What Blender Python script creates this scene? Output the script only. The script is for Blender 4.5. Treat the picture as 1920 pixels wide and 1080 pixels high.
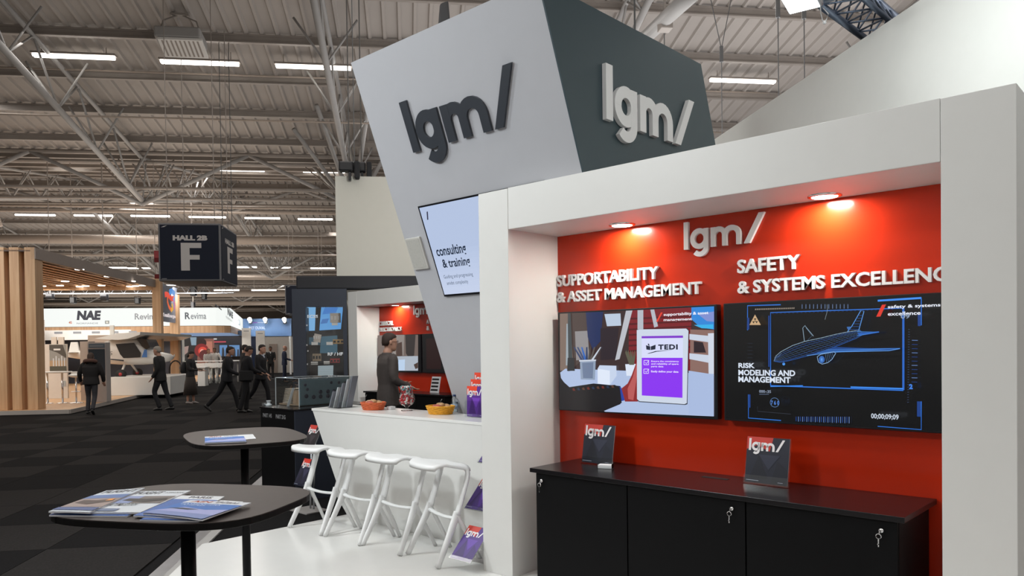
import bpy, bmesh, math, random
import numpy as np
from mathutils import Vector, Matrix
random.seed(7)
for o in list(bpy.data.objects):
    bpy.data.objects.remove(o)
SC = bpy.context.scene
COL = SC.collection
PI = math.pi

# ------------------------------------------------------------------ camera
FPX, YAW, PITCH, ROLL, CY = 1423.166, 0.748667536, -0.0161613809, -0.0135357164, 671.2595
CAM = np.array([0.0, 0.0, 1.65])
_F = np.array([-math.sin(YAW) * math.cos(PITCH), math.cos(YAW) * math.cos(PITCH), math.sin(PITCH)])
_R0 = np.array([math.cos(YAW), math.sin(YAW), 0.0])
_U0 = np.cross(_R0, _F)
_R = _R0 * math.cos(ROLL) + _U0 * math.sin(ROLL)
_U = -_R0 * math.sin(ROLL) + _U0 * math.cos(ROLL)
cd = bpy.data.cameras.new('camera')
cam = bpy.data.objects.new('camera', cd)
COL.objects.link(cam)
SC.camera = cam
cam.matrix_world = Matrix(((_R[0], _U[0], -_F[0], CAM[0]), (_R[1], _U[1], -_F[1], CAM[1]), (_R[2], _U[2], -_F[2], CAM[2]), (0, 0, 0, 1)))
cd.sensor_width = 36
cd.lens = 36 * FPX / 1920
cd.shift_y = (CY - 540) / 1920
cd.clip_end = 500

# ------------------------------------------------------------------ world, lights, exposure
SC.view_settings.view_transform = 'Standard'
SC.view_settings.look = 'None'
SC.view_settings.gamma = 1
SC.view_settings.exposure = 0.0
SC.cycles.use_denoising = True
SC.cycles.max_bounces = 8
SC.cycles.sample_clamp_indirect = 4
W = bpy.data.worlds.new('hall_air')
SC.world = W
W.use_nodes = True
W.node_tree.nodes['Background'].inputs[0].default_value = (1.0, 0.95, 0.9, 1)
W.node_tree.nodes['Background'].inputs[1].default_value = 0.35

HA = YAW + math.radians(7.8)                       # hall axes: V runs away from the camera, U to the right
HV = np.array([-math.sin(HA), math.cos(HA), 0.0])
HU = np.array([math.cos(HA), math.sin(HA), 0.0])


def hp(u, v, z):
    return np.array([u * HU[0] + v * HV[0], u * HU[1] + v * HV[1], z])


def ray(px, py):
    return _F + _R * (px - 960) / FPX - _U * (py - CY) / FPX


def at(px, py, v):
    d = ray(px, py)
    return CAM + d * (v / (d @ HV))


def gr(px, py, z=0.0):
    d = ray(px, py)
    return CAM + d * ((z - CAM[2]) / d[2])


def un(px, py, ax, val):
    d = ray(px, py)
    return CAM + d * ((val - CAM[ax]) / d[ax])


def uvz(p):
    return (float(p @ HU), float(p @ HV), float(p[2]))


def area_light(name, loc, target, sx, sy, power, col=(1, 1, 1), spread=PI):
    l = bpy.data.lights.new(name, 'AREA')
    l.shape = 'RECTANGLE'
    l.size, l.size_y, l.energy, l.color, l.spread = sx, sy, power, col, spread
    o = bpy.data.objects.new(name, l)
    COL.objects.link(o)
    o.location = loc
    o.rotation_euler = (Vector(target) - Vector(loc)).to_track_quat('-Z', 'Y').to_euler()
    return o


# the hall's rows of tube lights, as broad soft lamps at their real height
for vv, pw in ((-14, 1000), (2, 800), (18, 550), (36, 1500), (60, 1800), (95, 2200)):
    p = hp(-6 if vv > 10 else -2, vv, 9.6 if vv < 6 else 10.4)
    area_light('hall_lamp_row', p, p - np.array([0, 0, 5]), 44, 1.0, pw, (1.0, .96, .92))
# unseen uplights added for the roof, in place of the stands' bounce and spill
for vv, uu, pw, sx in ((12, 13, 1500, 16), (24, 8, 1000, 16), (28, -14, 650, 40), (56, -22, 3000, 60), (88, -26, 3600, 70), (120, -30, 3600, 70)):
    p = hp(uu, vv, 5.5)
    area_light('roof_bounce_fill', p, p + np.array([0, 0, 5]), sx, 18, pw, (1.0, .9, .8) if uu < 0 else (1, .98, .98))
# the stand's own spotlights on its truss: on the white wall, and washing the stand from the front
area_light('truss_flood_wall', hp(3.0, 4.9, 4.95), hp(5.05, 5.9, 3.8), .35, .25, 33, (.92, 1, 1), 2.4)
area_light('truss_flood_back', hp(1.0, 9.0, 4.6), hp(1.2, 15.7, 3.2), .35, .25, 110, (.98, 1, .98), 2.4)
area_light('truss_flood_stand', (-5.2, -1.2, 4.6), (-4.8, 4.2, 1.4), .5, .5, 66, (.94, .99, 1), 2.2)
area_light('truss_flood_front', (-7.5, 0.6, 5.0), (-4.5, 3.4, 0.9), .5, .5, 62, (.94, .99, 1), 2.2)
area_light('truss_flood_right', (.6, 3.2, 4.9), (-2.6, 5.0, 3.2), .4, .3, 13, (.94, 1, 1), 2.2)
# lamps of the wooden booth under its canopy, then an added front fill
area_light('booth_canopy_lamps', hp(-15, 27, 4.1), hp(-15, 27, 0), 9, 9, 520, (1, .93, .82))
area_light('booth_front_fill', hp(-14.5, 18.5, 5.0), hp(-14.5, 23, 2.0), 6, .6, 175, (1, .95, .88), 2.0)  # unseen fill added out in the aisle to brighten the booth's front
area_light('booth_far_lamps', hp(-13, 34, 4.3), hp(-13, 38, 1.5), 9, .8, 320, (1, .95, .9))
area_light('booth_dark_lamps', hp(-12, 43, 4.0), hp(-12, 47, .5), 6, 2, 260, (1, .95, .9))


def U_AT(px, v):
    return uvz(at(px, 650, v))[0]


# ------------------------------------------------------------------ materials
def lin(h):
    if not isinstance(h, str):
        return tuple(h[:3]) + (1,)
    h = h.lstrip('#')
    c = [int(h[i:i + 2], 16) / 255 for i in (0, 2, 4)]
    return tuple((x / 12.92 if x <= .04045 else ((x + .055) / 1.055) ** 2.4) for x in c) + (1,)


_M = {}


def mat(name, col, rough=.5, metal=0., noise=.06, scale=8., bump=0., spec=.5, coat=0.):
    if name in _M:
        return _M[name]
    m = bpy.data.materials.new(name)
    m.use_nodes = True
    nt = m.node_tree
    b = nt.nodes['Principled BSDF']
    b.inputs['Roughness'].default_value = rough
    b.inputs['Metallic'].default_value = metal
    b.inputs['Specular IOR Level'].default_value = spec
    b.inputs['Coat Weight'].default_value = coat
    c = lin(col)
    tc = nt.nodes.new('ShaderNodeTexCoord')
    nz = nt.nodes.new('ShaderNodeTexNoise')
    nz.inputs['Scale'].default_value = scale
    nt.links.new(tc.outputs['Object'], nz.inputs['Vector'])
    mx = nt.nodes.new('ShaderNodeMix')
    mx.data_type = 'RGBA'
    nt.links.new(nz.outputs[0], mx.inputs[0])
    mx.inputs[6].default_value = tuple(max(0, x * (1 - noise)) for x in c[:3]) + (1,)
    mx.inputs[7].default_value = tuple(min(1, x * (1 + noise)) for x in c[:3]) + (1,)
    nt.links.new(mx.outputs[2], b.inputs['Base Color'])
    if bump:
        bp = nt.nodes.new('ShaderNodeBump')
        bp.inputs['Strength'].default_value = bump
        nt.links.new(nz.outputs[0], bp.inputs['Height'])
        nt.links.new(bp.outputs[0], b.inputs['Normal'])
    _M[name] = m
    return m


def emit(name, col, s):
    if name in _M:
        return _M[name]
    m = bpy.data.materials.new(name)
    m.use_nodes = True
    nt = m.node_tree
    nt.nodes.clear()
    e = nt.nodes.new('ShaderNodeEmission')
    o = nt.nodes.new('ShaderNodeOutputMaterial')
    e.inputs[0].default_value = lin(col)
    e.inputs[1].default_value = s
    nt.links.new(e.outputs[0], o.inputs[0])
    _M[name] = m
    return m


def clear(name, tint=(1, 1, 1), gloss=.12):
    if name in _M:
        return _M[name]
    m = bpy.data.materials.new(name)
    m.use_nodes = True
    nt = m.node_tree
    nt.nodes.clear()
    t = nt.nodes.new('ShaderNodeBsdfTransparent')
    t.inputs[0].default_value = tuple(tint) + (1,)
    g = nt.nodes.new('ShaderNodeBsdfGlossy')
    g.inputs['Roughness'].default_value = .05
    lw = nt.nodes.new('ShaderNodeLayerWeight')
    lw.inputs[0].default_value = gloss
    ad = nt.nodes.new('ShaderNodeMath')
    ad.operation = 'ADD'
    ad.inputs[1].default_value = gloss * .5
    ad.use_clamp = True
    nt.links.new(lw.outputs['Fresnel'], ad.inputs[0])
    mx = nt.nodes.new('ShaderNodeMixShader')
    o = nt.nodes.new('ShaderNodeOutputMaterial')
    nt.links.new(ad.outputs[0], mx.inputs[0])
    nt.links.new(t.outputs[0], mx.inputs[1])
    nt.links.new(g.outputs[0], mx.inputs[2])
    nt.links.new(mx.outputs[0], o.inputs[0])
    _M[name] = m
    return m


def attr_mat(name, kind, s=1.0, rough=.45):
    if name in _M:
        return _M[name]
    m = bpy.data.materials.new(name)
    m.use_nodes = True
    nt = m.node_tree
    a = nt.nodes.new('ShaderNodeAttribute')
    a.attribute_name = 'Col'
    b = nt.nodes['Principled BSDF']
    b.inputs['Roughness'].default_value = rough
    if kind == 'print':
        nt.links.new(a.outputs['Color'], b.inputs['Base Color'])
    else:
        b.inputs['Base Color'].default_value = (.01, .01, .01, 1)
        nt.links.new(a.outputs['Color'], b.inputs['Emission Color'])
        b.inputs['Emission Strength'].default_value = s
    _M[name] = m
    return m


def grain(name, c1, c2, rough=.5, axis_scale=(1, 1, .05), scale=12.):
    if name in _M:
        return _M[name]
    m = mat(name, c1, rough)
    nt = m.node_tree
    b = nt.nodes['Principled BSDF']
    tc = [n for n in nt.nodes if n.type == 'TEX_COORD'][0]
    mp = nt.nodes.new('ShaderNodeMapping')
    mp.inputs['Scale'].default_value = axis_scale
    nz = nt.nodes.new('ShaderNodeTexNoise')
    nz.inputs['Scale'].default_value = scale
    nz.inputs['Detail'].default_value = 6
    rp = nt.nodes.new('ShaderNodeValToRGB')
    rp.color_ramp.elements[0].position = .35
    rp.color_ramp.elements[1].position = .65
    rp.color_ramp.elements[0].color = lin(c1)
    rp.color_ramp.elements[1].color = lin(c2)
    nt.links.new(tc.outputs['Object'], mp.inputs[0])
    nt.links.new(mp.outputs[0], nz.inputs['Vector'])
    nt.links.new(nz.outputs[0], rp.inputs[0])
    nt.links.new(rp.outputs[0], b.inputs['Base Color'])
    return m


PRINT = attr_mat('printed_ink', 'print')
SCREEN = attr_mat('screen_picture', 'emit', 1.0, .2)
LIGHTBOX = attr_mat('backlit_fabric', 'emit', 1.0, .6)
WHITE = mat('white_lacquer', (.72, .72, .70), .38, noise=.02)
WHITE2 = mat('white_board', (.70, .70, .67), .6, noise=.02)
FLOORW = mat('white_vinyl', (.80, .80, .78), .22, noise=.02)
RED = mat('red_panel', (.48, .024, .004), .22, noise=.03)
DARKGREEN = mat('slate_panel', (.034, .058, .070), .5, noise=.03)
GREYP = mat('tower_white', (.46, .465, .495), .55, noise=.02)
CHAR = mat('charcoal_letter', (.035, .04, .05), .4)
LETTER = mat('letter_white', (.8, .8, .8), .4, noise=.01)
BLACK = mat('black_laminate', (.0035, .0035, .004), .5, noise=.1, spec=.12)
BLACKT = mat('black_top_laminate', (.007, .006, .007), .25, noise=.1, spec=.3)
BEZEL = mat('black_plastic', (.008, .008, .010), .3)
NAVY = mat('navy_board', (.022, .028, .045), .6)
CHROME = mat('chrome', (.75, .75, .76), .18, 1.)
ALU = mat('aluminium', (.5, .52, .55), .35, 1., noise=.1)
STEEL = mat('painted_steel', (.25, .22, .195), .5, .1, noise=.15, scale=2)
STEEL2 = mat('grey_steel_tube', (.27, .26, .25), .55, .0, noise=.12, scale=2)
ROOF = mat('roof_sheet', (.30, .27, .245), .6, noise=.10, scale=.8)
TABLE = mat('table_laminate', (.070, .057, .052), .42, noise=.12, scale=40)
TEDGE = mat('table_edge', (.005, .0045, .0045), .5, spec=.12)
STOOLP = mat('stool_plastic', (.82, .83, .83), .35, noise=.01)
WOOD = grain('pale_wood', '#d2ae88', '#bf9670', .5)
WOODS = mat('wood_side', '#7d6754', .6)
ACRYL = clear('acrylic', (.97, .98, .98), .10)
GLASS = clear('glass', (.96, .97, .97), .14)
CARPET = mat('carpet_dark', (.008, .0075, .008), .95, noise=.5, scale=60, bump=.3, spec=.1)
CARPET2 = mat('carpet_light', (.021, .019, .0185), .95, noise=.5, scale=60, bump=.3, spec=.1)
TUBE = emit('tube_glow', (1.0, .95, .88), 9.)
SPOTGLOW = emit('spot_glow', (1.0, .97, .92), 12.)


# ------------------------------------------------------------------ mesh helpers
class MB:
    def __init__(s):
        s.v, s.f, s.c = [], [], []

    def add(s, vs, fs, col=None):
        n = len(s.v)
        s.v += [tuple(float(a) for a in p) for p in vs]
        s.f += [tuple(i + n for i in f) for f in fs]
        s.c += [col] * len(fs)
        return s

    def box(s, x0, x1, y0, y1, z0, z1, col=None):
        vs = [(x, y, z) for z in (z0, z1) for y in (y0, y1) for x in (x0, x1)]
        return s.add(vs, [(0, 2, 3, 1), (4, 5, 7, 6), (0, 1, 5, 4), (2, 6, 7, 3), (0, 4, 6, 2), (1, 3, 7, 5)], col)

    def obox(s, o, a, b, c, col=None):
        """box from corner o along vectors a, b, c"""
        o, a, b, c = map(np.array, (o, a, b, c))
        vs = [o + i * a + j * b + k * c for k in (0, 1) for j in (0, 1) for i in (0, 1)]
        return s.add(vs, [(0, 2, 3, 1), (4, 5, 7, 6), (0, 1, 5, 4), (2, 6, 7, 3), (0, 4, 6, 2), (1, 3, 7, 5)], col)

    def hbox(s, u0, u1, v0, v1, z0, z1, col=None):
        return s.obox(hp(u0, v0, z0), HU * (u1 - u0), HV * (v1 - v0), (0, 0, z1 - z0), col)

    def prism(s, pts, d, col=None):
        """closed outline of 3D points pushed along d"""
        n = len(pts)
        P = [np.array(p, float) for p in pts]
        d = np.array(d, float)
        vs = P + [p + d for p in P]
        fs = [tuple(range(n))[::-1], tuple(range(n, 2 * n))] + [(i, (i + 1) % n, n + (i + 1) % n, n + i) for i in range(n)]
        return s.add(vs, fs, col)

    def poly(s, pts, col=None):
        return s.add(pts, [tuple(range(len(pts)))], col)

    def tube(s, pts, r, n=8, cap=True, col=None):
        P = [Vector(p) for p in pts]
        rr = r if hasattr(r, '__len__') else [r] * len(P)
        base = len(s.v)
        ref = None
        for i, p in enumerate(P):
            t = (P[min(i + 1, len(P) - 1)] - P[max(i - 1, 0)]).normalized()
            if ref is None:
                ref = Vector((0, 0, 1)) if abs(t.z) < .9 else Vector((1, 0, 0))
            x = ref - t * ref.dot(t)
            x.normalize()
            ref = x
            y = t.cross(x)
            q = rr[i] if hasattr(rr[i], '__len__') else (rr[i], rr[i])
            for k in range(n):
                a = 2 * PI * k / n
                s.v.append(tuple(p + x * (q[0] * math.cos(a)) + y * (q[1] * math.sin(a))))
        for i in range(len(P) - 1):
            for k in range(n):
                a, b = base + i * n + k, base + i * n + (k + 1) % n
                s.f.append((a, b, b + n, a + n))
                s.c.append(col)
        if cap:
            s.f.append(tuple(base + k for k in range(n))[::-1])
            s.f.append(tuple(base + (len(P) - 1) * n + k for k in range(n)))
            s.c += [col, col]
        return s

    def lathe(s, cx, cy, prof, n=20, col=None):
        base = len(s.v)
        for r, z in prof:
            for k in range(n):
                a = 2 * PI * k / n
                s.v.append((cx + r * math.cos(a), cy + r * math.sin(a), z))
        for i in range(len(prof) - 1):
            for k in range(n):
                a, b = base + i * n + k, base + i * n + (k + 1) % n
                s.f.append((a, b, b + n, a + n))
                s.c.append(col)
        s.f.append(tuple(base + k for k in range(n))[::-1])
        s.f.append(tuple(base + (len(prof) - 1) * n + k for k in range(n)))
        s.c += [col, col]
        return s

    def ball(s, c, r, n=10, m=7, col=None):
        r = r if hasattr(r, '__len__') else (r, r, r)
        base = len(s.v)
        s.v.append((c[0], c[1], c[2] - r[2]))
        for i in range(1, m):
            t = PI * i / m
            for k in range(n):
                a = 2 * PI * k / n
                s.v.append((c[0] + r[0] * math.sin(t) * math.cos(a), c[1] + r[1] * math.sin(t) * math.sin(a), c[2] - r[2] * math.cos(t)))
        s.v.append((c[0], c[1], c[2] + r[2]))
        for k in range(n):
            s.f.append((base, base + 1 + (k + 1) % n, base + 1 + k))
            s.c.append(col)
        for i in range(m - 2):
            for k in range(n):
                a, b = base + 1 + i * n + k, base + 1 + i * n + (k + 1) % n
                s.f.append((a, b, b + n, a + n))
                s.c.append(col)
        top = len(s.v) - 1
        for k in range(n):
            s.f.append((top, base + 1 + (m - 2) * n + k, base + 1 + (m - 2) * n + (k + 1) % n))
            s.c.append(col)
        return s

    def mesh(s, name, m, org=(0, 0, 0), smooth=False):
        me = bpy.data.meshes.new(name)
        V = np.array(s.v, float) - np.array(org, float)
        me.from_pydata([tuple(p) for p in V], [], s.f)
        if any(c is not None for c in s.c):
            at_ = me.color_attributes.new('Col', 'FLOAT_COLOR', 'CORNER')
            buf = []
            for f, c in zip(s.f, s.c):
                c = lin(c) if c is not None else (.5, .5, .5, 1)
                buf += list(c) * len(f)
            at_.data.foreach_set('color', buf)
        if smooth:
            me.polygons.foreach_set('use_smooth', [True] * len(me.polygons))
        me.materials.append(m)
        me.update()
        return me

    def build(s, name, m, parent=None, smooth=False, bevel=0, fixn=False, **props):
        org = ORG.get(parent.name, (0, 0, 0)) if parent else props.pop('org', (0, 0, 0))
        me = s.mesh(name, m, org, smooth)
        if fixn:
            bm = bmesh.new()
            bm.from_mesh(me)
            bmesh.ops.recalc_face_normals(bm, faces=bm.faces)
            bm.to_mesh(me)
            bm.free()
        o = bpy.data.objects.new(name, me)
        COL.objects.link(o)
        if parent:
            o.parent = parent
        else:
            o.location = org
        ORG[o.name] = org
        if bevel:
            b = o.modifiers.new('bevel', 'BEVEL')
            b.width = bevel
            b.segments = 2
            b.limit_method = 'ANGLE'
        for k, val in props.items():
            o[k] = val
        return o


ORG = {}


def thing(name, loc, label, cat, group=None):
    o = bpy.data.objects.new(name, None)
    o.empty_display_size = .1
    COL.objects.link(o)
    o.location = tuple(loc)
    ORG[o.name] = tuple(float(a) for a in loc)
    o['label'] = label
    o['category'] = cat
    if group:
        o['group'] = group
    return o


def tag(o, label, cat, group=None):
    o['label'] = label
    o['category'] = cat
    if group:
        o['group'] = group
    return o


def kids(o):
    return [c for c in bpy.data.objects if c.parent == o]


def copy_tree(src, loc, rotz=None, label=None, tree=None):
    tree = tree or {}

    def rec(o, parent):
        c = o.copy()
        COL.objects.link(c)
        c.parent = parent
        for ch in tree.get(o.name) or []:
            rec(ch, c)
        return c
    c = rec(src, None)
    c.location = tuple(loc)
    if rotz is not None:
        c.rotation_euler = (0, 0, rotz)
    if label:
        c['label'] = label
    return c


def tree_of(src):
    t, todo = {}, [src]
    while todo:
        o = todo.pop()
        t[o.name] = kids(o)
        todo += t[o.name]
    return t


# ------------------------------------------------------------------ lettering
_T = {}


def glyphs(txt, bold=0.0, spacing=1.0):
    key = (txt, bold, spacing)
    if key in _T:
        return _T[key]
    cu = bpy.data.curves.new('t', 'FONT')
    cu.body = txt
    cu.size = 1
    cu.offset = bold
    cu.space_character = spacing
    cu.resolution_u = 3
    o = bpy.data.objects.new('t', cu)
    COL.objects.link(o)
    dg = bpy.context.evaluated_depsgraph_get()
    me = bpy.data.meshes.new_from_object(o.evaluated_get(dg))
    V = [(v.co.x, v.co.y) for v in me.vertices]
    Fs = [tuple(p.vertices) for p in me.polygons]
    bpy.data.objects.remove(o)
    bpy.data.curves.remove(cu)
    bpy.data.meshes.remove(me)
    A = np.array(V)
    mn, mx = A.min(0), A.max(0)
    A = (A - mn) / np.maximum(mx - mn, 1e-6)
    _T[key] = (A, Fs, (mx - mn)[0] / (mx - mn)[1])
    return _T[key]


def arc(cx, cy, r, a0, a1, n=14):
    return [(cx + r * math.cos(math.radians(a0 + (a1 - a0) * i / n)), cy + r * math.sin(math.radians(a0 + (a1 - a0) * i / n))) for i in range(n + 1)]


def stroke(pts, w):
    """a bent ribbon as a list of quads"""
    P = [np.array(p, float) for p in pts]
    L, Rr = [], []
    for i, p in enumerate(P):
        t = P[min(i + 1, len(P) - 1)] - P[max(i - 1, 0)]
        t /= np.hypot(*t)
        n = np.array([-t[1], t[0]]) * w / 2
        L.append(p + n)
        Rr.append(p - n)
    return [[L[i], Rr[i], Rr[i + 1], L[i + 1]] for i in range(len(P) - 1)]


def ribbon_outline(pts, w):
    q = stroke(pts, w)
    return [x[0] for x in q] + [q[-1][3], q[-1][2]] + [x[1] for x in q[::-1]]


def logo_outlines(w=.205):
    """the lower-case three letter mark with its slash; unit = height of the tall letter"""
    h = w / 2
    out = {'l': [[(0, 0), (w, 0), (w, 1), (0, 1)]]}
    sy = 1.04
    g = [[(x, .35 + (y - .35) * sy) for x, y in ribbon_outline(arc(.62, .35, .36 - h, a0, a1, 16), w)] for a0, a1 in ((-2, 182), (178, 362))]
    hook = [(.975 - h, .70), (.975 - h, .02)] + arc(.64, .03, .335 - h, 0, -140, 12)[1:]
    out['g'] = g + [ribbon_outline(hook, w)]
    x0, x1, x2 = 1.07 + h, 1.60, 2.13 - 0
    m = [ribbon_outline([(x0, 0), (x0, .69)], w)]
    for a, b in ((x0, x1), (x1, x2)):
        rr = (b - a) / 2
        m.append(ribbon_outline([(b, 0), (b, .70 - h - rr)] + arc((a + b) / 2, .70 - h - rr, rr, 0, 180, 12)[1:] + [(a, .3)], w))
    out['m'] = m
    out['/'] = [[(2.32, 0), (2.53, 0), (3.07, 1.0), (2.86, 1.0)]]
    return out


# ------------------------------------------------------------------ flat pictures and raised signs on a plane
class Art:
    """plane through O with unit axes U (right), V (up); N points at the viewer. Shapes are given in metres on the plane,
    or read off the photograph and carried onto the plane by the ray through them."""

    def __init__(s, O, U, V, pxmap=None):
        s.O, s.U, s.V = (np.array(x, float) for x in (O, U, V))
        s.U /= np.linalg.norm(s.U)
        s.V /= np.linalg.norm(s.V)
        s.N = np.cross(s.U, s.V)
        s.mb = MB()
        s.k = 0
        s.step = .0004
        s.map = pxmap

    def loc(s, px, py):
        if s.map:
            px, py = s.map(px, py)
        d = ray(px, py)
        t = ((s.O - CAM) @ s.N) / (d @ s.N)
        q = CAM + d * t - s.O
        return float(q @ s.U), float(q @ s.V)

    def P(s, a, b, off=None):
        return s.O + s.U * a + s.V * b + s.N * (s.step * (s.k if off is None else off))

    def poly(s, pts, col, px=False):
        s.k += 1
        pts = [s.loc(*p) for p in pts] if px else pts
        A = sum(pts[i][0] * pts[(i + 1) % len(pts)][1] - pts[(i + 1) % len(pts)][0] * pts[i][1] for i in range(len(pts)))
        if A < 0:
            pts = pts[::-1]
        s.mb.poly([s.P(*p) for p in pts], col)
        return s

    def rect(s, a0, b0, a1, b1, col, px=False):
        if px:
            return s.poly([(a0, b0), (a1, b0), (a1, b1), (a0, b1)], col, True)
        return s.poly([(a0, b0), (a1, b0), (a1, b1), (a0, b1)], col)

    def line(s, pts, w, col, px=False):
        pts = [s.loc(*p) for p in pts] if px else pts
        s.k += 1
        for q in stroke(pts, w):
            s.mb.poly([s.P(*p) for p in q], col)
        return s

    def disc(s, c, r, col, px=False, n=20, ry=None):
        c = s.loc(*c) if px else c
        ry = ry or r
        return s.poly([(c[0] + r * math.cos(2 * PI * i / n), c[1] + ry * math.sin(2 * PI * i / n)) for i in range(n)], col)

    def text(s, txt, bl, tr, col, px=False, bold=.0, spacing=1., shear=0.):
        if px:
            bl, tr = s.loc(*bl), s.loc(*tr)
        A, Fs, _ = glyphs(txt, bold, spacing)
        s.k += 1
        w, h = tr[0] - bl[0], tr[1] - bl[1]
        vs = [s.P(bl[0] + x * w + y * h * shear, bl[1] + y * h) for x, y in A]
        s.mb.add(vs, Fs, col)
        return s

    def logo(s, bl, size, col, w=.2, sx=1.):
        s.k += 1
        for ps in logo_outlines(w).values():
            for p in ps:
                s.mb.poly([s.P(bl[0] + x * size * sx, bl[1] + y * size) for x, y in p], col)
        return s

    def build(s, name, m, parent):
        return s.mb.build(name, m, parent)


def raised_text(name, txt, O, U, V, w, h, depth, m, parent, bold=.02):
    """letters standing proud of a wall: O bottom-left on the wall face"""
    U, V = np.array(U, float), np.array(V, float)
    N = np.cross(U, V)
    A, Fs, _ = glyphs(txt, bold)
    mb = MB()
    n = len(A)
    vs = [O + U * x * w + V * y * h for x, y in A]
    vs2 = [p + N * depth for p in vs]
    edges = {}
    for f in Fs:
        for i in range(len(f)):
            e = (f[i], f[(i + 1) % len(f)])
            edges[e] = 1
    side = [(a, b, b + n, a + n) for (a, b) in edges if (b, a) not in edges]
    mb.add(vs + vs2, [tuple(i + n for i in f) for f in Fs] + side)
    return mb.build(name, m, parent)


def raised_logo(O, U, V, size, depth, m, parent, w=.205, sx=1.):
    U, V = np.array(U, float), np.array(V, float)
    N = np.cross(U, V)
    k = 0
    for ch, ps in logo_outlines(w).items():
        mb = MB()
        for p in ps:
            k += 1
            a = sum(p[i][0] * p[(i + 1) % len(p)][1] - p[(i + 1) % len(p)][0] * p[i][1] for i in range(len(p)))
            if a < 0:
                p = p[::-1]
            mb.prism([O + U * x * size * sx + V * y * size for x, y in p], N * (depth + .0004 * (k % 3)))
        mb.build('letter' if ch != '/' else 'slash', m, parent)
#@@PART2

# ================================================================== HALL: floor and carpet
def S(o, kind='structure'):
    o['kind'] = kind
    return o


mb = MB()
mb.hbox(-90, 60, -25, 156, -.3, -.012)
floor = S(mb.build('floor', CARPET, None))
k = 0
mA = MB().obox(HU * -.497 + HV * -.497, HU * .994, HV * .994, (0, 0, .012)).mesh('carpet_tile', CARPET)
mBk = MB().obox(HU * -.497 + HV * -.497, HU * .994, HV * .994, (0, 0, .012)).mesh('carpet_tile', CARPET2)
for i in range(-9, 0):
    for j in range(1, 33):
        if i < -8 and j > 20:
            continue
        u0, v0 = i + .48, j + .3
        if u0 > -1.7:
            continue
        dark = (i + j) % 2 == 0
        if random.random() < .12:
            dark = not dark
        o = bpy.data.objects.new('carpet_tile', mA if dark else mBk)
        COL.objects.link(o)
        o.parent = floor
        o.location = hp(u0, v0, -.0115)
        k += 1
# carpet between the metal strip and the stand
mb = MB().hbox(-1.7, 5, 2.6, 15, -.011, 0.002)
o = mb.build('carpet_panel', CARPET, floor)
mb = MB().hbox(-1.90, -1.785, 1.0, 14.6, 0, .008)
S(mb.build('trim_1', ALU, None))
mb = MB().hbox(-1.785, -1.70, 1.0, 14.6, 0, .016)
S(mb.build('trim_2', mat('grey_edge', (.35, .34, .33), .5), None))

# ================================================================== HALL: roof
def roofz(v):
    x = (v - 18) % 30
    return 12.15 - .15 * x if x < 15 else 9.9 + .15 * (x - 15)


mb = MB()
RU0, RU1, PITCH_R = -75, 40, .46
nr = int((RU1 - RU0) / PITCH_R)
vs_all = [-12, 3, 18, 33, 48, 63, 78, 93, 108, 123, 138, 153]
prof = []
for i in range(nr):
    a = RU0 + i * PITCH_R
    prof += [(a, 0), (a + .30, 0), (a + .34, -.075), (a + .42, -.075)]
for j in range(len(vs_all) - 1):
    v0, v1 = vs_all[j], vs_all[j + 1]
    vs, fs = [], []
    for (a, dz) in prof:
        vs += [hp(a, v0, roofz(v0) + dz), hp(a, v1, roofz(v1) + dz)]
    for i in range(len(prof) - 1):
        fs.append((2 * i, 2 * i + 1, 2 * i + 3, 2 * i + 2))
    mb.add(vs, fs)
ceiling = S(mb.build('ceiling', ROOF, None))
for v in [16.5 + 2.5 * i for i in range(0, 54)]:
    z = roofz(v) - .075
    mb = MB()
    mb.hbox(RU0, RU1, v - .06, v + .06, z - .05, z)
    mb.hbox(RU0, RU1, v - .015, v + .015, z - .22, z - .05)
    mb.hbox(RU0, RU1, v - .07, v + .07, z - .26, z - .22)
    mb.build('purlin', STEEL, ceiling)
mb = MB().hbox(-90, 60, 153, 153.4, 0, 13)
S(mb.build('wall_back', mat('hall_wall', (.26, .21, .17), .8, noise=.3, scale=.5), None))


def truss_along(u, v0, v1, k):
    """truss that follows a roof slope from ridge to valley: bottom tube with fans of struts"""
    t = thing('roof_truss', hp(u, v0, 0), '', 'truss')
    for kk in ('label', 'category'):
        del t[kk]
    t['kind'] = 'structure'
    zt0, zt1 = roofz(v0) - .35, roofz(v1) - .35
    zb0, zb1 = zt0 - 1.35 if k else zt0 - 1.1, roofz(v1) - 2.1 if roofz(v1) < roofz(v0) else roofz(v1) - 1.45
    zb0 = roofz(v0) - (1.45 if roofz(v0) > roofz(v1) else 2.1)
    MB().tube([hp(u, v0, zt0), hp(u, v1, zt1)], .075, 8).build('top_chord', STEEL2, t, True)
    MB().tube([hp(u, v0, zb0), hp(u, v1, zb1)], .1, 8).build('bottom_chord', STEEL2, t, True)
    n = 5
    for i in range(n):
        f = (i + .5) / n
        pb = hp(u, v0 + (v1 - v0) * f, zb0 + (zb1 - zb0) * f)
        for g, du in ((i / n, 0), ((i + 1) / n, 0), (f, -.9), (f, .9)):
            pt = hp(u + du, v0 + (v1 - v0) * g, zt0 + (zt1 - zt0) * g)
            MB().tube([pb, pt], .035, 6).build('strut', STEEL2, t, True)


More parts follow.
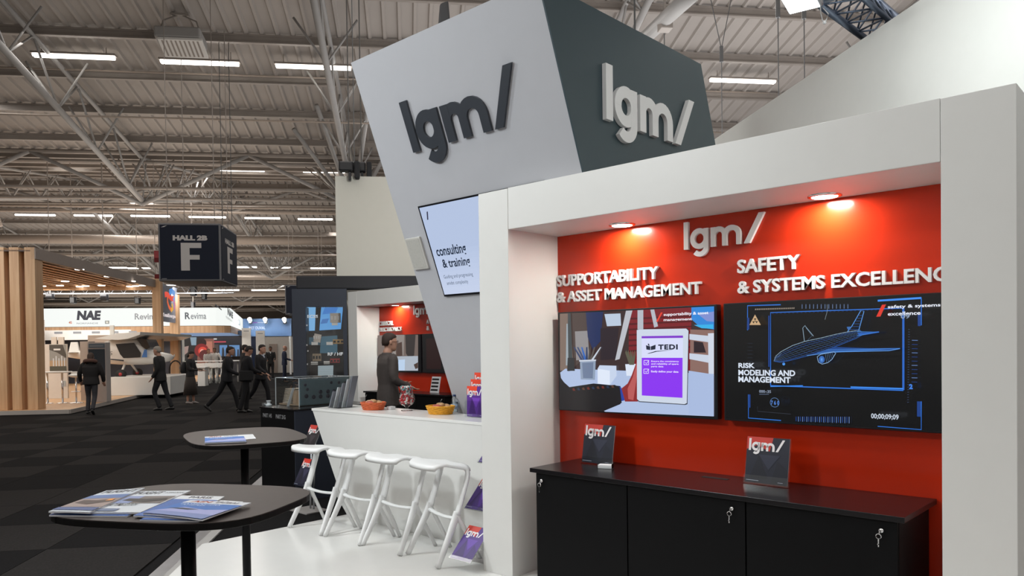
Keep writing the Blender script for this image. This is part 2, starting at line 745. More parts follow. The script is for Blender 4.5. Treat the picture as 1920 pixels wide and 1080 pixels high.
def truss_across(v, u0, u1, z, dep, k):
    t = thing('roof_truss', hp(u0, v, 0), '', 'truss')
    for kk in ('label', 'category'):
        del t[kk]
    t['kind'] = 'structure'
    for zz, dv, r in ((z, 0, .09), (z - .25, .5, .07), (z - dep * .72, -.4, .07), (z - dep * .82, .7, .06)):
        MB().tube([hp(u0, v + dv, zz), hp(u1, v + dv, zz)], r, 6).build('chord', STEEL, t, True)
    n = int((u1 - u0) / 4.25 + .5)
    for i in range(n):
        a, b = u0 + i * 4.25, u0 + (i + 1) * 4.25
        za, zb = (z, z - dep) if i % 2 == 0 else (z - dep, z)
        MB().tube([hp(a, v, za), hp(b, v, zb)], .085, 7).build('web', STEEL2, t, True)
        if i % 2:
            for q in (-1.1, 0, 1.1):
                MB().tube([hp(a, v, za), hp(a + q, v + .6, z - .1)], .03, 5).build('strut', STEEL2, t, True)
        MB().tube([hp(b, v, zb), hp(a + 2.1, v + 1.6, z - .1)], .03, 5).build('brace', STEEL, t, True)


U_T = [-27.7, -19.2, -10.7, -2.2, 6.3, 14.8]
for i, u in enumerate(U_T):
    truss_along(u, 18, 33, 1)
for u in U_T:
    truss_along(u, 48, 33, 1)
for u in [-36.2] + U_T[:4]:
    truss_along(u, 48, 63, 1)
for u in U_T[:4]:
    truss_along(u, 78, 63, 1)
for q_, w0, w1, zz, dd in ((33, -40.45, 14.8, 9.75, 2.1), (48, -40.45, 6.3, 11.4, 1.5), (63, -48.95, 6.3, 9.6, 2.3), (78, -48.95, 2.05, 11.2, 2.0), (93, -57.45, 2.05, 9.5, 2.2), (108, -57.45, -2.2, 11.2, 2.0), (123, -65.95, -2.2, 9.5, 2.2)):
    truss_across(q_, w0, w1, zz, dd, 0)
# column carrying the valley
for i, (u, v) in enumerate(((-2.2, 33), (-19.2, 63), (-2.2, 63), (-10.7, 93))):
    t = thing('roof_truss', hp(u, v, 0), '', 'truss')
    for kk in ('label', 'category'):
        del t[kk]
    t['kind'] = 'structure'
    MB().tube([hp(u, v, 0), hp(u, v, 7.6)], .22, 10).build('column', STEEL2, t, True)
    for du, dv in ((-2, -3), (2, -3), (-2, 3), (2, 3), (-.9, -5), (.9, -5)):
        MB().tube([hp(u, v, 7.5), hp(u + du, v + dv, roofz(v + dv) - .3)], .085, 7).build('branch', STEEL2, t, True)

# ducts and pipes
for name, v, z, r, u0, u1, n in (('ventilation_duct', 50, 8.55, .27, -45, 4, 12), ('water_pipe', 36, 8.1, .06, -32, 8, 6),
                                 ('water_pipe', 42, 8.9, .07, -38, 5, 6), ('water_pipe', 56, 8.3, .09, -45, 3, 6), ('water_pipe', 70, 8.0, .2, -50, 0, 8),
                                 ('water_pipe', 27.3, 9.55, .035, -20, 13, 6), ('water_pipe', 25.9, 10.6, .03, -20, 13, 6),
                                 ('ventilation_duct', 66, 7.3, .4, -52, -24, 12), ('ventilation_duct', 84, 7.6, .35, -60, 0, 12), ('water_pipe', 100, 7.6, .15, -60, 0, 8), ('water_pipe', 115, 8.2, .15, -70, 0, 8)):
    o = MB().tube([hp(u0, v, z), hp(u1, v, z)], r, n).build(name, mat('duct_metal', (.30, .25, .21), .5, .2), None, True)
    S(o)
o = MB().tube([hp(-30, 35, 7.55), hp(-17.9, 35, 7.55), hp(-17.4, 35, 7.4), hp(-17.3, 35, 7.0)], .3, 12).build('ventilation_duct', _M['duct_metal'], None, True)
S(o)


# ---------------------------------------------------------------- tube lights
def tube_light(px, py, v, L, label):
    p = at(px, py, v)
    t = thing('tube_light', p, label, 'ceiling light', 'fluorescent tube lights under the hall roof')
    u, vv, z = uvz(p)
    MB().hbox(u - L / 2 - .05, u + L / 2 + .05, vv - .11, vv + .11, z + .04, z + .10).build('housing', STEEL, t)
    MB().tube([hp(u - L / 2, vv - .05, z), hp(u + L / 2, vv - .05, z)], .05, 6).build('tube', TUBE, t, True)
    MB().tube([hp(u - L / 2, vv + .06, z), hp(u + L / 2, vv + .06, z)], .05, 6).build('tube', TUBE, t, True)
    for s in (-1, 1):
        MB().tube([hp(u + s * L * .4, vv, z + .1), hp(u + s * L * .4, vv, roofz(vv) - .1)], .012, 5).build('hanger', STEEL, t)


for px, py, lb in ((139, 106, 'long tube light at upper left, in front of the diagonal roof truss'), (375, 118, 'long tube light hanging just below the grey fan heater'),
                   (588, 126, 'long tube light touching the cluster of roof struts'), (1393, 152, 'long tube light to the right of the dark tower side')):
    tube_light(px, py, 25, 2.32, lb)
for px, py, w, lb in ((121, 309, 58, 'thin tube light far off above the left wooden booth'), (452, 319, 80, 'thin far tube light in the middle, second row away'),
                      (612, 322, 82, 'thin far tube light just left of the white hanging panel')):
    tube_light(px, py, 41, 2.32 * w / 80, lb)
k3 = -1
for px, py, w in ((66, 403, 63), (175, 404, 62), (282, 405, 64), (389, 407, 62), (492, 409, 60), (591, 411, 60)):
    k3 += 1
    tube_light(px, py, 52, 2.32 * w / 63, ('leftmost', 'second', 'third', 'fourth', 'fifth', 'rightmost')[k3] + ' tube light of the third row, the row just above the hall sign')
for px, py, lb in ((218, 502, 'tiny far tube light left of the hall sign, the left one'), (264, 503, 'tiny far tube light close to the left edge of the hall sign'), (458, 501, 'tiny far tube light just right of the hall sign'),
                   (527, 502, 'tiny far tube light in the middle between hall sign and cream wall'), (605, 503, 'tiny far tube light beside the cream wall'), (425, 544, 'tiniest far tube light just under the right corner of the hall sign'), (495, 544, 'tiniest far tube light left of the farther hall sign')):
    tube_light(px, py, 73, 2.2, lb)

# fan heater under the roof
p = at(338, 72, 23)
u, v, z = uvz(p)
t = thing('fan_heater', p, 'grey square fan heater with louvred face hanging under the roof', 'heater')
MB().obox(hp(u - .62, v - .35, z - .1), HU * 1.25, HV * .8 + np.array([0, 0, -.12]), (0, 0, .32)).build('casing', STEEL2, t, bevel=.05)
MB().obox(hp(u - .52, v - .34, z - .17), HU * 1.2, HV * .7 + np.array([0, 0, -.25]), (0, 0, .06)).build('grille_frame', mat('pale_grey', (.6, .58, .55), .5), t)
for i in range(9):
    MB().obox(hp(u - .44 + .12 * i, v - .30, z - .185), HU * .05, HV * .6 + np.array([0, 0, -.22]), (0, 0, .02)).build('slat', STEEL, t)
MB().tube([hp(u - .58, v, z + .15), hp(u - .45, v, z + .5), hp(u, v, z + .68), hp(u + .45, v, z + .5), hp(u + .6, v, z + .05)], .025, 6).build('bracket', STEEL, t, True)
MB().hbox(u - .25, u + .25, v - .08, v + .08, z + .64, roofz(v) - .1).build('hanger', STEEL, t)

# ================================================================== tall white walls behind the stand
mb = MB().hbox(5.05, 5.15, 2.6, 15.8, 0, 5.0)
o = S(mb.build('wall_right', WHITE2, None))
mb = MB().hbox(-1.40, 5.05, 15.7, 15.8, 0, 5.12)
o = S(mb.build('wall_middle', mat('cream_board', (.58, .56, .50), .7, noise=.02), None))

# ================================================================== the stand: platform
A0 = hp(-1.69, 0, 0)
pc = gr(379, 1020, .055)
pts = [(pc[0], pc[1]), (pc[0] + 5.6 * HV[0] * -1, pc[1] - 5.6 * HV[1]), (1.2, pc[1] - 5.6 * HV[1]), (1.2, 5.9), (-3.0, 5.9), (-3.0, 5.0), (pc[0], 5.0)]
mb = MB().prism([(x, y, .001) for x, y in pts], (0, 0, .054))
plat = mb.build('floor_platform', FLOORW, None, fixn=True)
S(plat)

# ================================================================== recessed display frames
YW, YF = 4.317, 3.788


def glow_spot(root, x, y, z, name='downlight', power=10.0):
    d = thing('downlight', (x, y, z), '', 'ceiling light')
    MB().lathe(x, y, [(.088, z + .012), (.088, z - .006), (.075, z - .010), (.070, z - .004)], 24).build('ring', CHROME, d, True)
    MB().lathe(x, y, [(.069, z - .004), (.067, z - .0085), (.03, z - .0095)], 24).build('lens', SPOTGLOW, d, True)
    l = bpy.data.lights.new('downlight', 'AREA')
    l.shape = 'DISK'
    l.size = .12
    l.energy = power
    l.color = (1.0, .93, .84)
    o = bpy.data.objects.new('downlight_lamp', l)
    COL.objects.link(o)
    o.parent = d
    o.location = (0, 0, -.014)
    return d


def display_frame(dx, dy, label):
    x0, x1, x2, x3 = -3.824 + dx, -3.540 + dx, -.903 + dx, -.616 + dx
    yf, yw = YF + dy, YW + dy
    t = thing('display_niche', (x0, yf, .055), label, 'display niche')
    zt, zb = 2.722, 2.443
    MB().box(x0, x1 - .001, yf, yw + .09, .055, zt).build('post', WHITE, t, bevel=.003)
    MB().box(x2 + .001, x3, yf, yw + .09, .055, zt).build('post', WHITE, t, bevel=.003)
    MB().box(x1 + .0005, x2 - .0005, yf + .001, yw + .09, zb, zt + .003).build('beam', WHITE, t, bevel=.003)
    MB().box(x1, x2, yw, yw + .088, .055, zb - .001).build('red_back_wall', RED, t)
    return t


frame = display_frame(0, 0, 'white framed display niche with a red back wall, nearest, holding the black cabinets')
frame2 = display_frame(-8.43, 4.783, 'far white framed display niche with red wall behind the counter')
for (x, y, dx, dy, lb) in ((-2.89, 4.20, 0, 0, 'round downlight left of the two in the near niche ceiling'), (-1.565, 4.20, 0, 0, 'round downlight right of the two in the near niche ceiling'),
                           (-2.89, 4.20, -8.43, 4.783, 'round downlight in the ceiling of the far red niche')):
    glow_spot(None, x + dx, y + dy, 2.443)['label'] = lb


def niche_text(txt, x, z, w, h, dx=0, dy=0, label=''):
    o = raised_text('sign_lettering', txt, np.array([x + dx, YW + dy - .0005, z]), (1, 0, 0), (0, 0, 1), w, h, .022, LETTER, None, .025)
    tag(o, label, 'sign')
    return o


niche_text('SUPPORTABILITY', -3.536, 2.075, .858, .083, label='raised white word SUPPORTABILITY on the red wall')
niche_text('& ASSET MANAGEMENT', -3.536, 1.959, 1.166, .079, label='raised white words & ASSET MANAGEMENT above the left screen')
niche_text('SAFETY', -2.125, 2.067, .384, .083, label='raised white word SAFETY on the red wall')
niche_text('& SYSTEMS EXCELLENCE', -2.125, 1.945, 1.195, .077, label='raised white words & SYSTEMS EXCELLENCE above the right screen')
niche_text('CRITICAL', -3.536, 2.075, .44, .083, -8.43, 4.783, label='raised white word CRITICAL on the far red wall')
niche_text('ELECTRONICS', -3.536, 1.959, .69, .079, -8.43, 4.783, label='raised white word ELECTRONICS on the far red wall')
niche_text('A', -2.125, 2.067, .07, .083, -8.43, 4.783, label='raised white letter A cut off by the grey tower')
niche_text('&', -2.125, 1.952, .07, .079, -8.43, 4.783, label='raised white ampersand beside the grey tower, under the letter A')
for dx, dy, lb in ((0, 0, 'raised white lgm/ logo centred high on the near red wall'), (-8.43, 4.783, 'raised white lgm/ logo on the far red wall, cut off by the tower')):
    t = thing('wall_logo', (-2.486 + dx, YW + dy, 2.245), lb, 'logo')
    raised_logo(np.array([-2.486 + dx, YW + dy - .0005, 2.245]), (1, 0, 0), (0, 0, 1), .173, .022, LETTER, t, .18, sx=1.01)


# ---------------------------------------------------------------- wall screens
def wall_tv(x0, x1, z0, z1, y, label, group=None, dep=.055):
    t = thing('television', ((x0 + x1) / 2, y, (z0 + z1) / 2), label, 'television')
    MB().box(x0, x1, y, y + dep, z0, z1).build('bezel', BEZEL, t, bevel=.004)
    MB().box(x0 + .3, x1 - .3, y + dep, YW + (y - 4.247) - .0, z0 + .2, z1 - .2).build('wall_bracket', BLACK, t)
    return t


YT = 4.247
tv1 = wall_tv(-3.490, -2.236, 1.180, 1.886, YT, 'wall screen showing a hand holding a tablet with a purple page')
tv2 = wall_tv(-2.193, -.939, 1.180, 1.888, YT, 'wall screen showing a blue wireframe aeroplane on black')
tv3 = wall_tv(-3.490 - 8.43, -2.236 - 8.43, 1.180, 1.886, YT + 4.783, 'far wall screen behind the man in the grey jacket')
tv4 = wall_tv(-2.193 - 8.43, -.939 - 8.43, 1.180, 1.888, YT + 4.783, 'dark far wall screen half hidden by the grey tower')

c6 = lambda x, y: (1030 + x / 4.153, 560 + y / 4.153)
a = Art((-3.47, YT - .0006, 1.2), (1, 0, 0), (0, 0, 1), c6)
a.step = .0003


def r4(a, x0, y0, x1, y1, col):
    return a.poly([(x0, y0), (x1, y0), (x1, y1), (x0, y1)], col, True)


def pp(a, pts, col):
    return a.poly(pts, col, True)


pp(a, [(82, 117), (1286, 60), (1286, 916), (82, 862)], '#3a2a2a')
pp(a, [(82, 117), (160, 113), (190, 560), (84, 560)], '#7c6a60')
pp(a, [(160, 113), (290, 107), (310, 420), (190, 540)], '#4a3d3a')
pp(a, [(200, 255), (300, 250), (312, 470), (210, 480)], '#8d8a8c')
pp(a, [(285, 107), (420, 101), (400, 330), (340, 400), (300, 300)], '#1d2c58')
pp(a, [(430, 120), (555, 115), (560, 210), (450, 215)], '#b9c9dd')
pp(a, [(400, 230), (540, 225), (520, 470), (400, 480)], '#2a2028')
pp(a, [(620, 92), (1110, 68), (1100, 560), (620, 560)], '#7a1e26')
for i in range(7):
    pp(a, [(620, 150 + i * 42), (1110, 130 + i * 40), (1110, 142 + i * 40), (620, 164 + i * 42)], '#55161c')
pp(a, [(600, 94), (650, 92), (550, 470), (515, 480)], '#b9bcc4')
pp(a, [(690, 90), (735, 88), (735, 250), (690, 250)], '#b4b8c2')
pp(a, [(790, 86), (820, 84), (850, 215), (820, 225)], '#b4b8c2')
pp(a, [(1110, 68), (1286, 60), (1286, 240), (1180, 225), (1110, 160)], '#2f86d8')
pp(a, [(1160, 120), (1286, 100), (1286, 180), (1230, 175)], '#7f8fd0')
pp(a, [(1130, 205), (1280, 200), (1280, 235), (1190, 230)], '#35b0e8')
pp(a, [(1100, 240), (1286, 245), (1286, 600), (1100, 600)], '#8a6a62')
pp(a, [(1095, 275), (1250, 290), (1250, 340), (1095, 318)], '#c9d2e2')
pp(a, [(1095, 425), (1250, 440), (1250, 500), (1095, 470)], '#c9d2e2')
pp(a, [(1240, 270), (1286, 268), (1286, 600), (1245, 600)], '#cfd6e4')
pp(a, [(1130, 330), (1200, 340), (1225, 420), (1130, 420)], '#2c2026')
pp(a, [(90, 575), (130, 545), (640, 562), (1286, 585), (1286, 916), (440, 880), (300, 780), (150, 690), (100, 640)], '#aebfe0')
pp(a, [(1090, 560), (1286, 590), (1286, 916), (1090, 900)], '#a9bbdf')
pp(a, [(150, 690), (350, 660), (560, 680), (560, 820), (430, 874), (84, 862), (84, 620), (120, 660)], '#17161a')
pp(a, [(84, 600), (120, 650), (170, 695), (190, 862), (84, 862)], '#17161a')
pp(a, [(150, 115), (172, 114), (190, 560), (150, 565)], '#3c4448')
pp(a, [(140, 195), (150, 195), (155, 520), (135, 520)], '#9aa6ae')
pp(a, [(150, 460), (200, 460), (205, 562), (145, 562)], '#272a2e')
pp(a, [(245, 480), (368, 475), (362, 632), (252, 628)], '#8f9fb6')
pp(a, [(262, 500), (350, 495), (345, 620), (270, 618)], '#6c7c98')
for x0, x1, c in ((200, 262, '#2e3f66'), (228, 280, '#394a70'), (260, 290, '#2a63b8'), (325, 318, '#4a4440'), (360, 330, '#57504c'), (408, 340, '#c4ccd8'), (300, 300, '#24365c')):
    pp(a, [(x0 - 5, 378), (x0 + 5, 376), (x1 + 9, 480), (x1 - 9, 480)], c)
pp(a, [(240, 478), (372, 473), (372, 485), (242, 490)], '#c8d0de')
pp(a, [(400, 518), (530, 522), (532, 600), (480, 672), (385, 660), (385, 545)], '#c6d3ea')
pp(a, [(385, 545), (480, 560), (480, 672), (385, 660)], '#dfe8f8')
pp(a, [(600, 510), (690, 508), (680, 600), (610, 600)], '#dbe4f4')
for x in (605, 622, 640, 655, 672, 684):
    pp(a, [(x - 5, 420), (x + 3, 400), (650 + (x - 645) * .3 + 8, 515), (650 + (x - 645) * .3 - 6, 515)], '#5c5a4a')
pp(a, [(570, 700), (620, 660), (650, 600), (690, 490), (705, 495), (700, 800), (600, 800)], '#8c2a2c')
pp(a, [(620, 700), (660, 610), (692, 500), (700, 560), (665, 790), (625, 780)], '#b85a58')
pp(a, [(535, 680), (570, 690), (598, 790), (560, 800)], '#2742a0')
pp(a, [(190, 700), (520, 670), (560, 690), (575, 810), (430, 874), (190, 862)], '#1a181b')
for i in range(9):
    pp(a, [(190 + i * 38, 700 - i * 3), (205 + i * 38, 695 - i * 3), (215 + i * 38, 716 - i * 3), (196 + i * 38, 716 - i * 3)], ('#6a2a22', '#26344e', '#5a3a2c')[i % 3])
pp(a, [(700, 240), (1088, 230), (1100, 250), (1088, 820), (1070, 826), (712, 803), (698, 790)], '#2a2c34')
pp(a, [(694, 245), (715, 240), (1078, 233), (1096, 250), (1083, 812), (1065, 820), (715, 797), (696, 780)], '#ccd6e6')
pp(a, [(732, 290), (1054, 286), (1050, 772), (734, 752)], '#d7dcf8')
pp(a, [(732, 292), (1054, 287), (1054, 305), (732, 309)], '#7d35c8')
pp(a, [(733, 460), (1051, 460), (1050, 771), (734, 752)], '#8a35f0')
pp(a, [(766, 362), (800, 372), (800, 400), (770, 396)], '#20263a')
pp(a, [(804, 372), (842, 358), (840, 394), (804, 400)], '#20263a')
pp(a, [(780, 352), (790, 350), (796, 368), (786, 366)], '#20263a')
a.text('TEDI', (862, 397), (1014, 355), '#20263a', True, .05, 1.15)
pp(a, [(775, 428), (840, 408), (985, 398), (850, 413), (790, 428)], '#20263a')
for y in (498, 565):
    for q in ([(752, y - 18), (788, y - 18)], [(788, y - 18), (788, y + 16)], [(788, y + 16), (752, y + 16)], [(752, y + 16), (752, y - 18)], [(760, y - 4), (770, y + 8), (792, y - 18)]):
        a.line(q, .0035, '#e8e0ff', True)
for i, s in enumerate(('Ensure the consistency', 'and reliability of spare', 'parts data')):
    a.text(s, (810, 496 + 20 * i), ((1025, 1022, 905)[i], 481 + 20 * i), '#efe6ff', True, .02)
a.text('Easily define your data', (810, 577), (1022, 560), '#efe6ff', True, .02)
pp(a, [(848, 180), (862, 180), (900, 108), (886, 108)], '#e8402e')
a.text('supportability & asset', (908, 142), (1256, 98), '#f4f6ff', True, .02)
a.text('management', (908, 182), (1128, 150), '#f4f6ff', True, .02)
a.build('screen_image', SCREEN, tv1)

c7 = lambda x, y: (1340 + x / 3.857, 540 + y / 3.857)
b = Art((-2.18, YT - .0006, 1.2), (1, 0, 0), (0, 0, 1), c7)
b.step = .0003
b.rect(.0, -.008, 1.228, .68, '#060709')
BL, BL2 = '#2f74d8', '#1b3f86'
for pts, w, c in (([(238, 305), (238, 128), (478, 121)], .006, BL), ([(243, 215), (243, 300)], .013, BL2), ([(245, 770), (245, 940), (480, 958)], .005, BL), ([(252, 770), (252, 865)], .013, BL2),
                  ([(1180, 92), (1495, 72)], .010, '#3f8df0'), ([(1495, 72), (1495, 270)], .004, BL), ([(1480, 190), (1480, 275)], .013, BL2),
                  ([(1495, 820), (1495, 1024), (1180, 1000)], .004, BL), ([(1478, 820), (1478, 930)], .017, BL2),
                  ([(406, 706), (406, 178), (1366, 145)], .005, BL), ([(1366, 145), (1366, 738)], .010, '#2b66c4'), ([(406, 706), (1366, 740)], .006, BL), ([(985, 716), (1366, 728)], .007, '#3f8df0'),
                  ([(395, 200), (395, 570)], .008, BL2), ([(406, 712), (640, 706)], .005, '#3f8df0')):
    b.line(pts, w, c, True)
for i in range(13):
    x = 635 + i * 28
    b.line([(x, 118), (x, 150)], .0028, '#6d86b4', True)
    b.line([(608 + i * 31, 930), (608 + i * 31, 965 + i)], .0028, '#6d90d0', True)
    b.line([(592 + i * 31, 930), (592 + i * 31, 962 + i)], .004, BL2, True)
for i in range(22):
    b.poly([(302 + i * 13.3, 150 - i * .4), (311 + i * 13.3, 150 - i * .4), (309 + i * 13.3, 160 - i * .4), (300 + i * 13.3, 160 - i * .4)], '#8f8478', True)
for i in range(11):
    b.line([(1436, 378 + i * 30), (1478, 379 + i * 30)], .0025, BL2 if i % 3 else '#6d90d0', True)
    b.line([(250, 400 + i * 26), (288, 400 + i * 26)], .002, '#27303e', True)
for i in range(30):
    b.line([(1412, 300 + i * 18), (1424, 300 + i * 18)], .002, '#3c4f74', True)
    b.line([(430 + i * 30, 186 - i * 1.0), (442 + i * 30, 186 - i * 1.0)], .003, '#1b3464', True)
b.poly([(318, 193), (278, 268), (360, 268)], '#c9a77f', True)
b.disc((319, 240), .0036, '#1a1510', True)
for an in (90, 210, 330):
    c0 = b.loc(319, 240)
    b.poly([(c0[0] + .005 * math.cos(math.radians(an)), c0[1] + .005 * math.sin(math.radians(an)))] + [(c0[0] + .0155 * math.cos(math.radians(an + q)), c0[1] + .0155 * math.sin(math.radians(an + q))) for q in (-30, -10, 10, 30)], '#1a1510')
b.line([(838, 120), (840, 165), (822, 230)], .002, '#8898a4', True)
# aeroplane drawn in lines
LN, LN2 = '#5a7ba0', '#2458a8'
fus = [(455, 528), (470, 490), (505, 460), (590, 415), (680, 385), (800, 360), (900, 335), (1000, 315), (1075, 306)]
low = [(455, 528), (500, 535), (560, 525), (700, 488), (820, 450), (920, 415), (1050, 362), (1100, 335), (1075, 306)]
b.line(fus, .003, '#8fa9bd', True)
b.line(low, .003, LN2, True)
for f in (.15, .3, .45, .6, .75, .9):
    b.line([(fus[i][0] * (1 - f) + low[i][0] * f, fus[i][1] * (1 - f) + low[i][1] * f) for i in range(9)], .0016, ('#3d5874', '#2f5aa0')[int(f * 10) % 2], True)
for i in range(26):
    g = i / 26 * 7.99
    k_, fr_ = int(g), g % 1
    p0 = (fus[k_][0] * (1 - fr_) + fus[k_ + 1][0] * fr_, fus[k_][1] * (1 - fr_) + fus[k_ + 1][1] * fr_)
    p1 = (low[k_][0] * (1 - fr_) + low[k_ + 1][0] * fr_, low[k_][1] * (1 - fr_) + low[k_ + 1][1] * fr_)
    b.line([p0, (p1[0] + 8, p1[1])], .0013, '#2c4468', True)
b.line([(680, 388), (668, 290), (685, 272), (692, 285), (745, 348)], .003, '#8fa9bd', True)
b.line([(692, 290), (735, 345), (700, 380)], .0016, '#4f6a84', True)
b.line([(990, 315), (1022, 275), (1085, 165), (1108, 170), (1070, 308)], .0035, '#5f9de8', True)
for i in range(6):
    b.line([(1000 + i * 13, 300 - i * 20), (1075 + i * 5, 300 - i * 20)], .0018, LN2, True)
b.poly([(985, 282), (1010, 280), (1012, 300), (992, 300)], '#3a6cb0', True)
b.poly([(1060, 325), (1216, 314), (1218, 322), (1075, 345)], '#2760b8', True)
b.line([(1060, 316), (1218, 318), (1060, 346)], .0024, '#4f9cf0', True)
b.poly([(700, 485), (900, 425), (1290, 440), (1370, 432), (1370, 440), (1300, 453), (980, 460), (860, 470)], '#173f80', True)
for i in range(7):
    b.line([(760 + i * 15, 470 - i * 5), (1366, 437 - i * .5)], .0014, '#4f8ede' if i % 2 else LN2, True)
b.line([(700, 488), (880, 462), (1290, 452), (1368, 437)], .0032, '#5f9de8', True)
b.line([(780, 520), (775, 495), (800, 478), (895, 460), (908, 470), (880, 515), (850, 538), (810, 548), (785, 535), (780, 520)], .003, '#8fb4dc', True)
b.disc((808, 515), .016, '#1c4c9c', True, ry=.02)
for i in range(8):
    an = i * PI / 8
    c0 = b.loc(808, 515)
    b.line([(c0[0] - .015 * math.cos(an), c0[1] - .019 * math.sin(an)), (c0[0] + .015 * math.cos(an), c0[1] + .019 * math.sin(an))], .0013, '#5f9de8')
for i in range(5):
    b.line([(835 + i * 12, 476 - i * 3), (845 + i * 12, 538 - i * 10)], .0014, LN, True)
b.disc((537, 547), .008, '#4f9cf0', True)
b.line([(537, 525), (537, 545)], .003, LN2, True)
b.line([(470, 500), (500, 495), (520, 470)], .002, LN, True)
b.text('RISK', (212, 576), (330, 540), '#d9e2f0', True, .035)
b.text('MODELING AND', (212, 628), (620, 592), '#d9e2f0', True, .035)
b.text('MANAGEMENT', (212, 676), (587, 641), '#d9e2f0', True, .035)
b.text('000-:35', (362, 752), (446, 735), '#9aa8c0', True, .01)
b.rect(362, 760, 432, 766, '#4f5a70', True)
c0 = b.loc(473, 822)
b.line([(c0[0] + .026 * math.cos(q * PI / 14), c0[1] + .026 * math.sin(q * PI / 14)) for q in range(29)], .0028, '#5a7ba8')
b.text('7 6 0', (446, 838), (506, 810), '#4f7fd0', True, .03)
b.line([(350, 850), (350, 885), (590, 905)], .0018, '#3c4250', True)
b.text('00;00;09;09', (1165, 940), (1362, 908), '#cdd6e4', True, .02)
b.text('2', (1437, 726), (1463, 690), '#3f7fe0', True, .06)
b.poly([(1202, 210), (1232, 208), (1272, 122), (1244, 124)], '#e03a2c', True)
b.text('safety & systems', (1285, 158), (1662, 112), '#eef2ff', True, .02)
b.text('excellence', (1285, 203), (1520, 168), '#eef2ff', True, .02)
b.text('09', (1378, 224), (1442, 190), '#8f9fb8', True, .02)
b.build('screen_image', SCREEN, tv2)

c5 = lambda x, y: (660 + x / 4.695, 560 + y / 4.695)
a = Art((-3.47 - 8.43, YT + 4.783 - .0006, 1.2), (1, 0, 0), (0, 0, 1), c5)
a.step = .0006
pp(a, [(226, 323), (582, 318), (582, 634), (226, 634)], '#6f625c')
pp(a, [(360, 320), (460, 318), (455, 500), (360, 500)], '#8d8580')
pp(a, [(470, 320), (560, 318), (548, 500), (500, 520), (475, 480)], '#35302f')
pp(a, [(385, 400), (440, 380), (445, 500), (390, 520)], '#4a3a34')
pp(a, [(226, 510), (582, 505), (582, 634), (226, 634)], '#a9b2bd')
pp(a, [(395, 540), (468, 535), (465, 632), (400, 632)], '#b9cfe8')
pp(a, [(545, 580), (582, 560), (582, 610), (560, 620)], '#4a3a34')
a.build('screen_image', SCREEN, tv3)
a = Art((-2.18 - 8.43, YT + 4.783 - .0006, 1.2), (1, 0, 0), (0, 0, 1))
a.rect(0, -.005, 1.22, .675, '#0b0b0d')
a.rect(.1, .05, .5, .6, '#231010')
a.build('screen_image', SCREEN, tv4)

# ---------------------------------------------------------------- black cabinets
def cabinet(dx, dy, label, cat='cabinet'):
    x0, x1, yf = -3.315 + dx, -1.085 + dx, 3.785 + dy
    t = thing('sideboard', ((x0 + x1) / 2, yf, .055), label, cat)
    MB().box(x0, x1, yf + .018, 4.30 + dy, .056, .806).build('carcass', BLACK, t)
    MB().box(x0 - .036, x1 + .034, yf - .021, 4.315 + dy, .808, .836).build('worktop', BLACKT, t, bevel=.002)
    for a_, b_, kx in ((x0, -2.592 + dx, x0 + .055), (-2.588 + dx, -1.838 + dx, -1.912 + dx), (-1.834 + dx, x1, -1.156 + dx)):
        d = MB().box(a_ + .002, b_ - .002, yf, yf + .017, .075, .803).build('door', BLACK, t, bevel=.0015)
        L = MB()
        L.tube([(kx, yf, .758), (kx, yf - .012, .758)], .011, 14)
        L.build('lock', CHROME, d, True)
        K = MB()
        K.tube([(kx - .002, yf - .012, .756), (kx - .006, yf - .020, .746)], .004, 6)
        K.tube([(kx - .008 + .012 * math.cos(q * PI / 7), yf - .021, .732 + .012 * math.sin(q * PI / 7)) for q in range(15)], .0022, 5)
        K.box(kx - .0105, kx - .0055, yf - .0225, yf - .0195, .682, .722)
        K.box(kx - .0130, kx - .0055, yf - .0225, yf - .0195, .692, .697)
        K.build('key', CHROME, d)
    MB().box(-2.30 + dx, -2.13 + dx, 4.150 + dy, 4.185 + dy, .8362, .8375).build('cable_slot', mat('dark_slot', (.004, .004, .004), .8), t)
    return t


cabinet(0, 0, 'long black sideboard with three locked doors under the near screens')
cabinet(-8.43, 4.783, 'far black sideboard behind the man in grey jacket')

#@@PART3

t = thing('brochure', (-10.97, 8.9, .84), 'grey striped brochure standing on the far black sideboard by the tower edge', 'brochure')
_b0, _b1, _t = un(806, 735, 1, 8.88), un(822, 735, 1, 8.88), un(815, 706, 1, 8.95)
MB().obox((_b0[0], 8.88, .838), (_b1[0] - _b0[0], 0, 0), (0, .012, 0), (0, .06, _t[2] - .838)).build('pages', mat('brochure_paper', (.5, .5, .52), .5), t)
for _i in range(4):
    _f = .12 + .22 * _i
    MB().obox((_b0[0] + .015, 8.877 + .06 * _f, .838 + (_t[2] - .838) * _f), ((_b1[0] - _b0[0]) * .8, 0, 0), (0, .002, 0), (0, .006, .03)).build('dark_stripe', BEZEL, t)

# ================================================================== leaning logo tower
TT = .383
TN = np.array([0, -1, -TT]) / math.hypot(1, TT)        # outward normal of the overhanging face
TV_ = np.array([0, -TT, 1]) / math.hypot(1, TT)        # up along that face
ty = lambda z: 4.73 - TT * (z - 1.056)
TX0, TX1, TZ, TD = -5.09, -3.100, 3.935, 2.03
tower = thing('logo_tower', (-4.1, 4.9, .056), 'tall leaning white tower with one dark slate side and lgm/ on both faces', 'tower')
z1 = 2.735


def slab(x0, x1, za, zb, y_in0, y_in1):
    """leaning prism between heights za and zb, from depth y_in0 to y_in1 behind the front face"""
    return [(x0, ty(za) + y_in0, za), (x1, ty(za) + y_in0, za), (x1, ty(zb) + y_in0, zb), (x0, ty(zb) + y_in0, zb)]


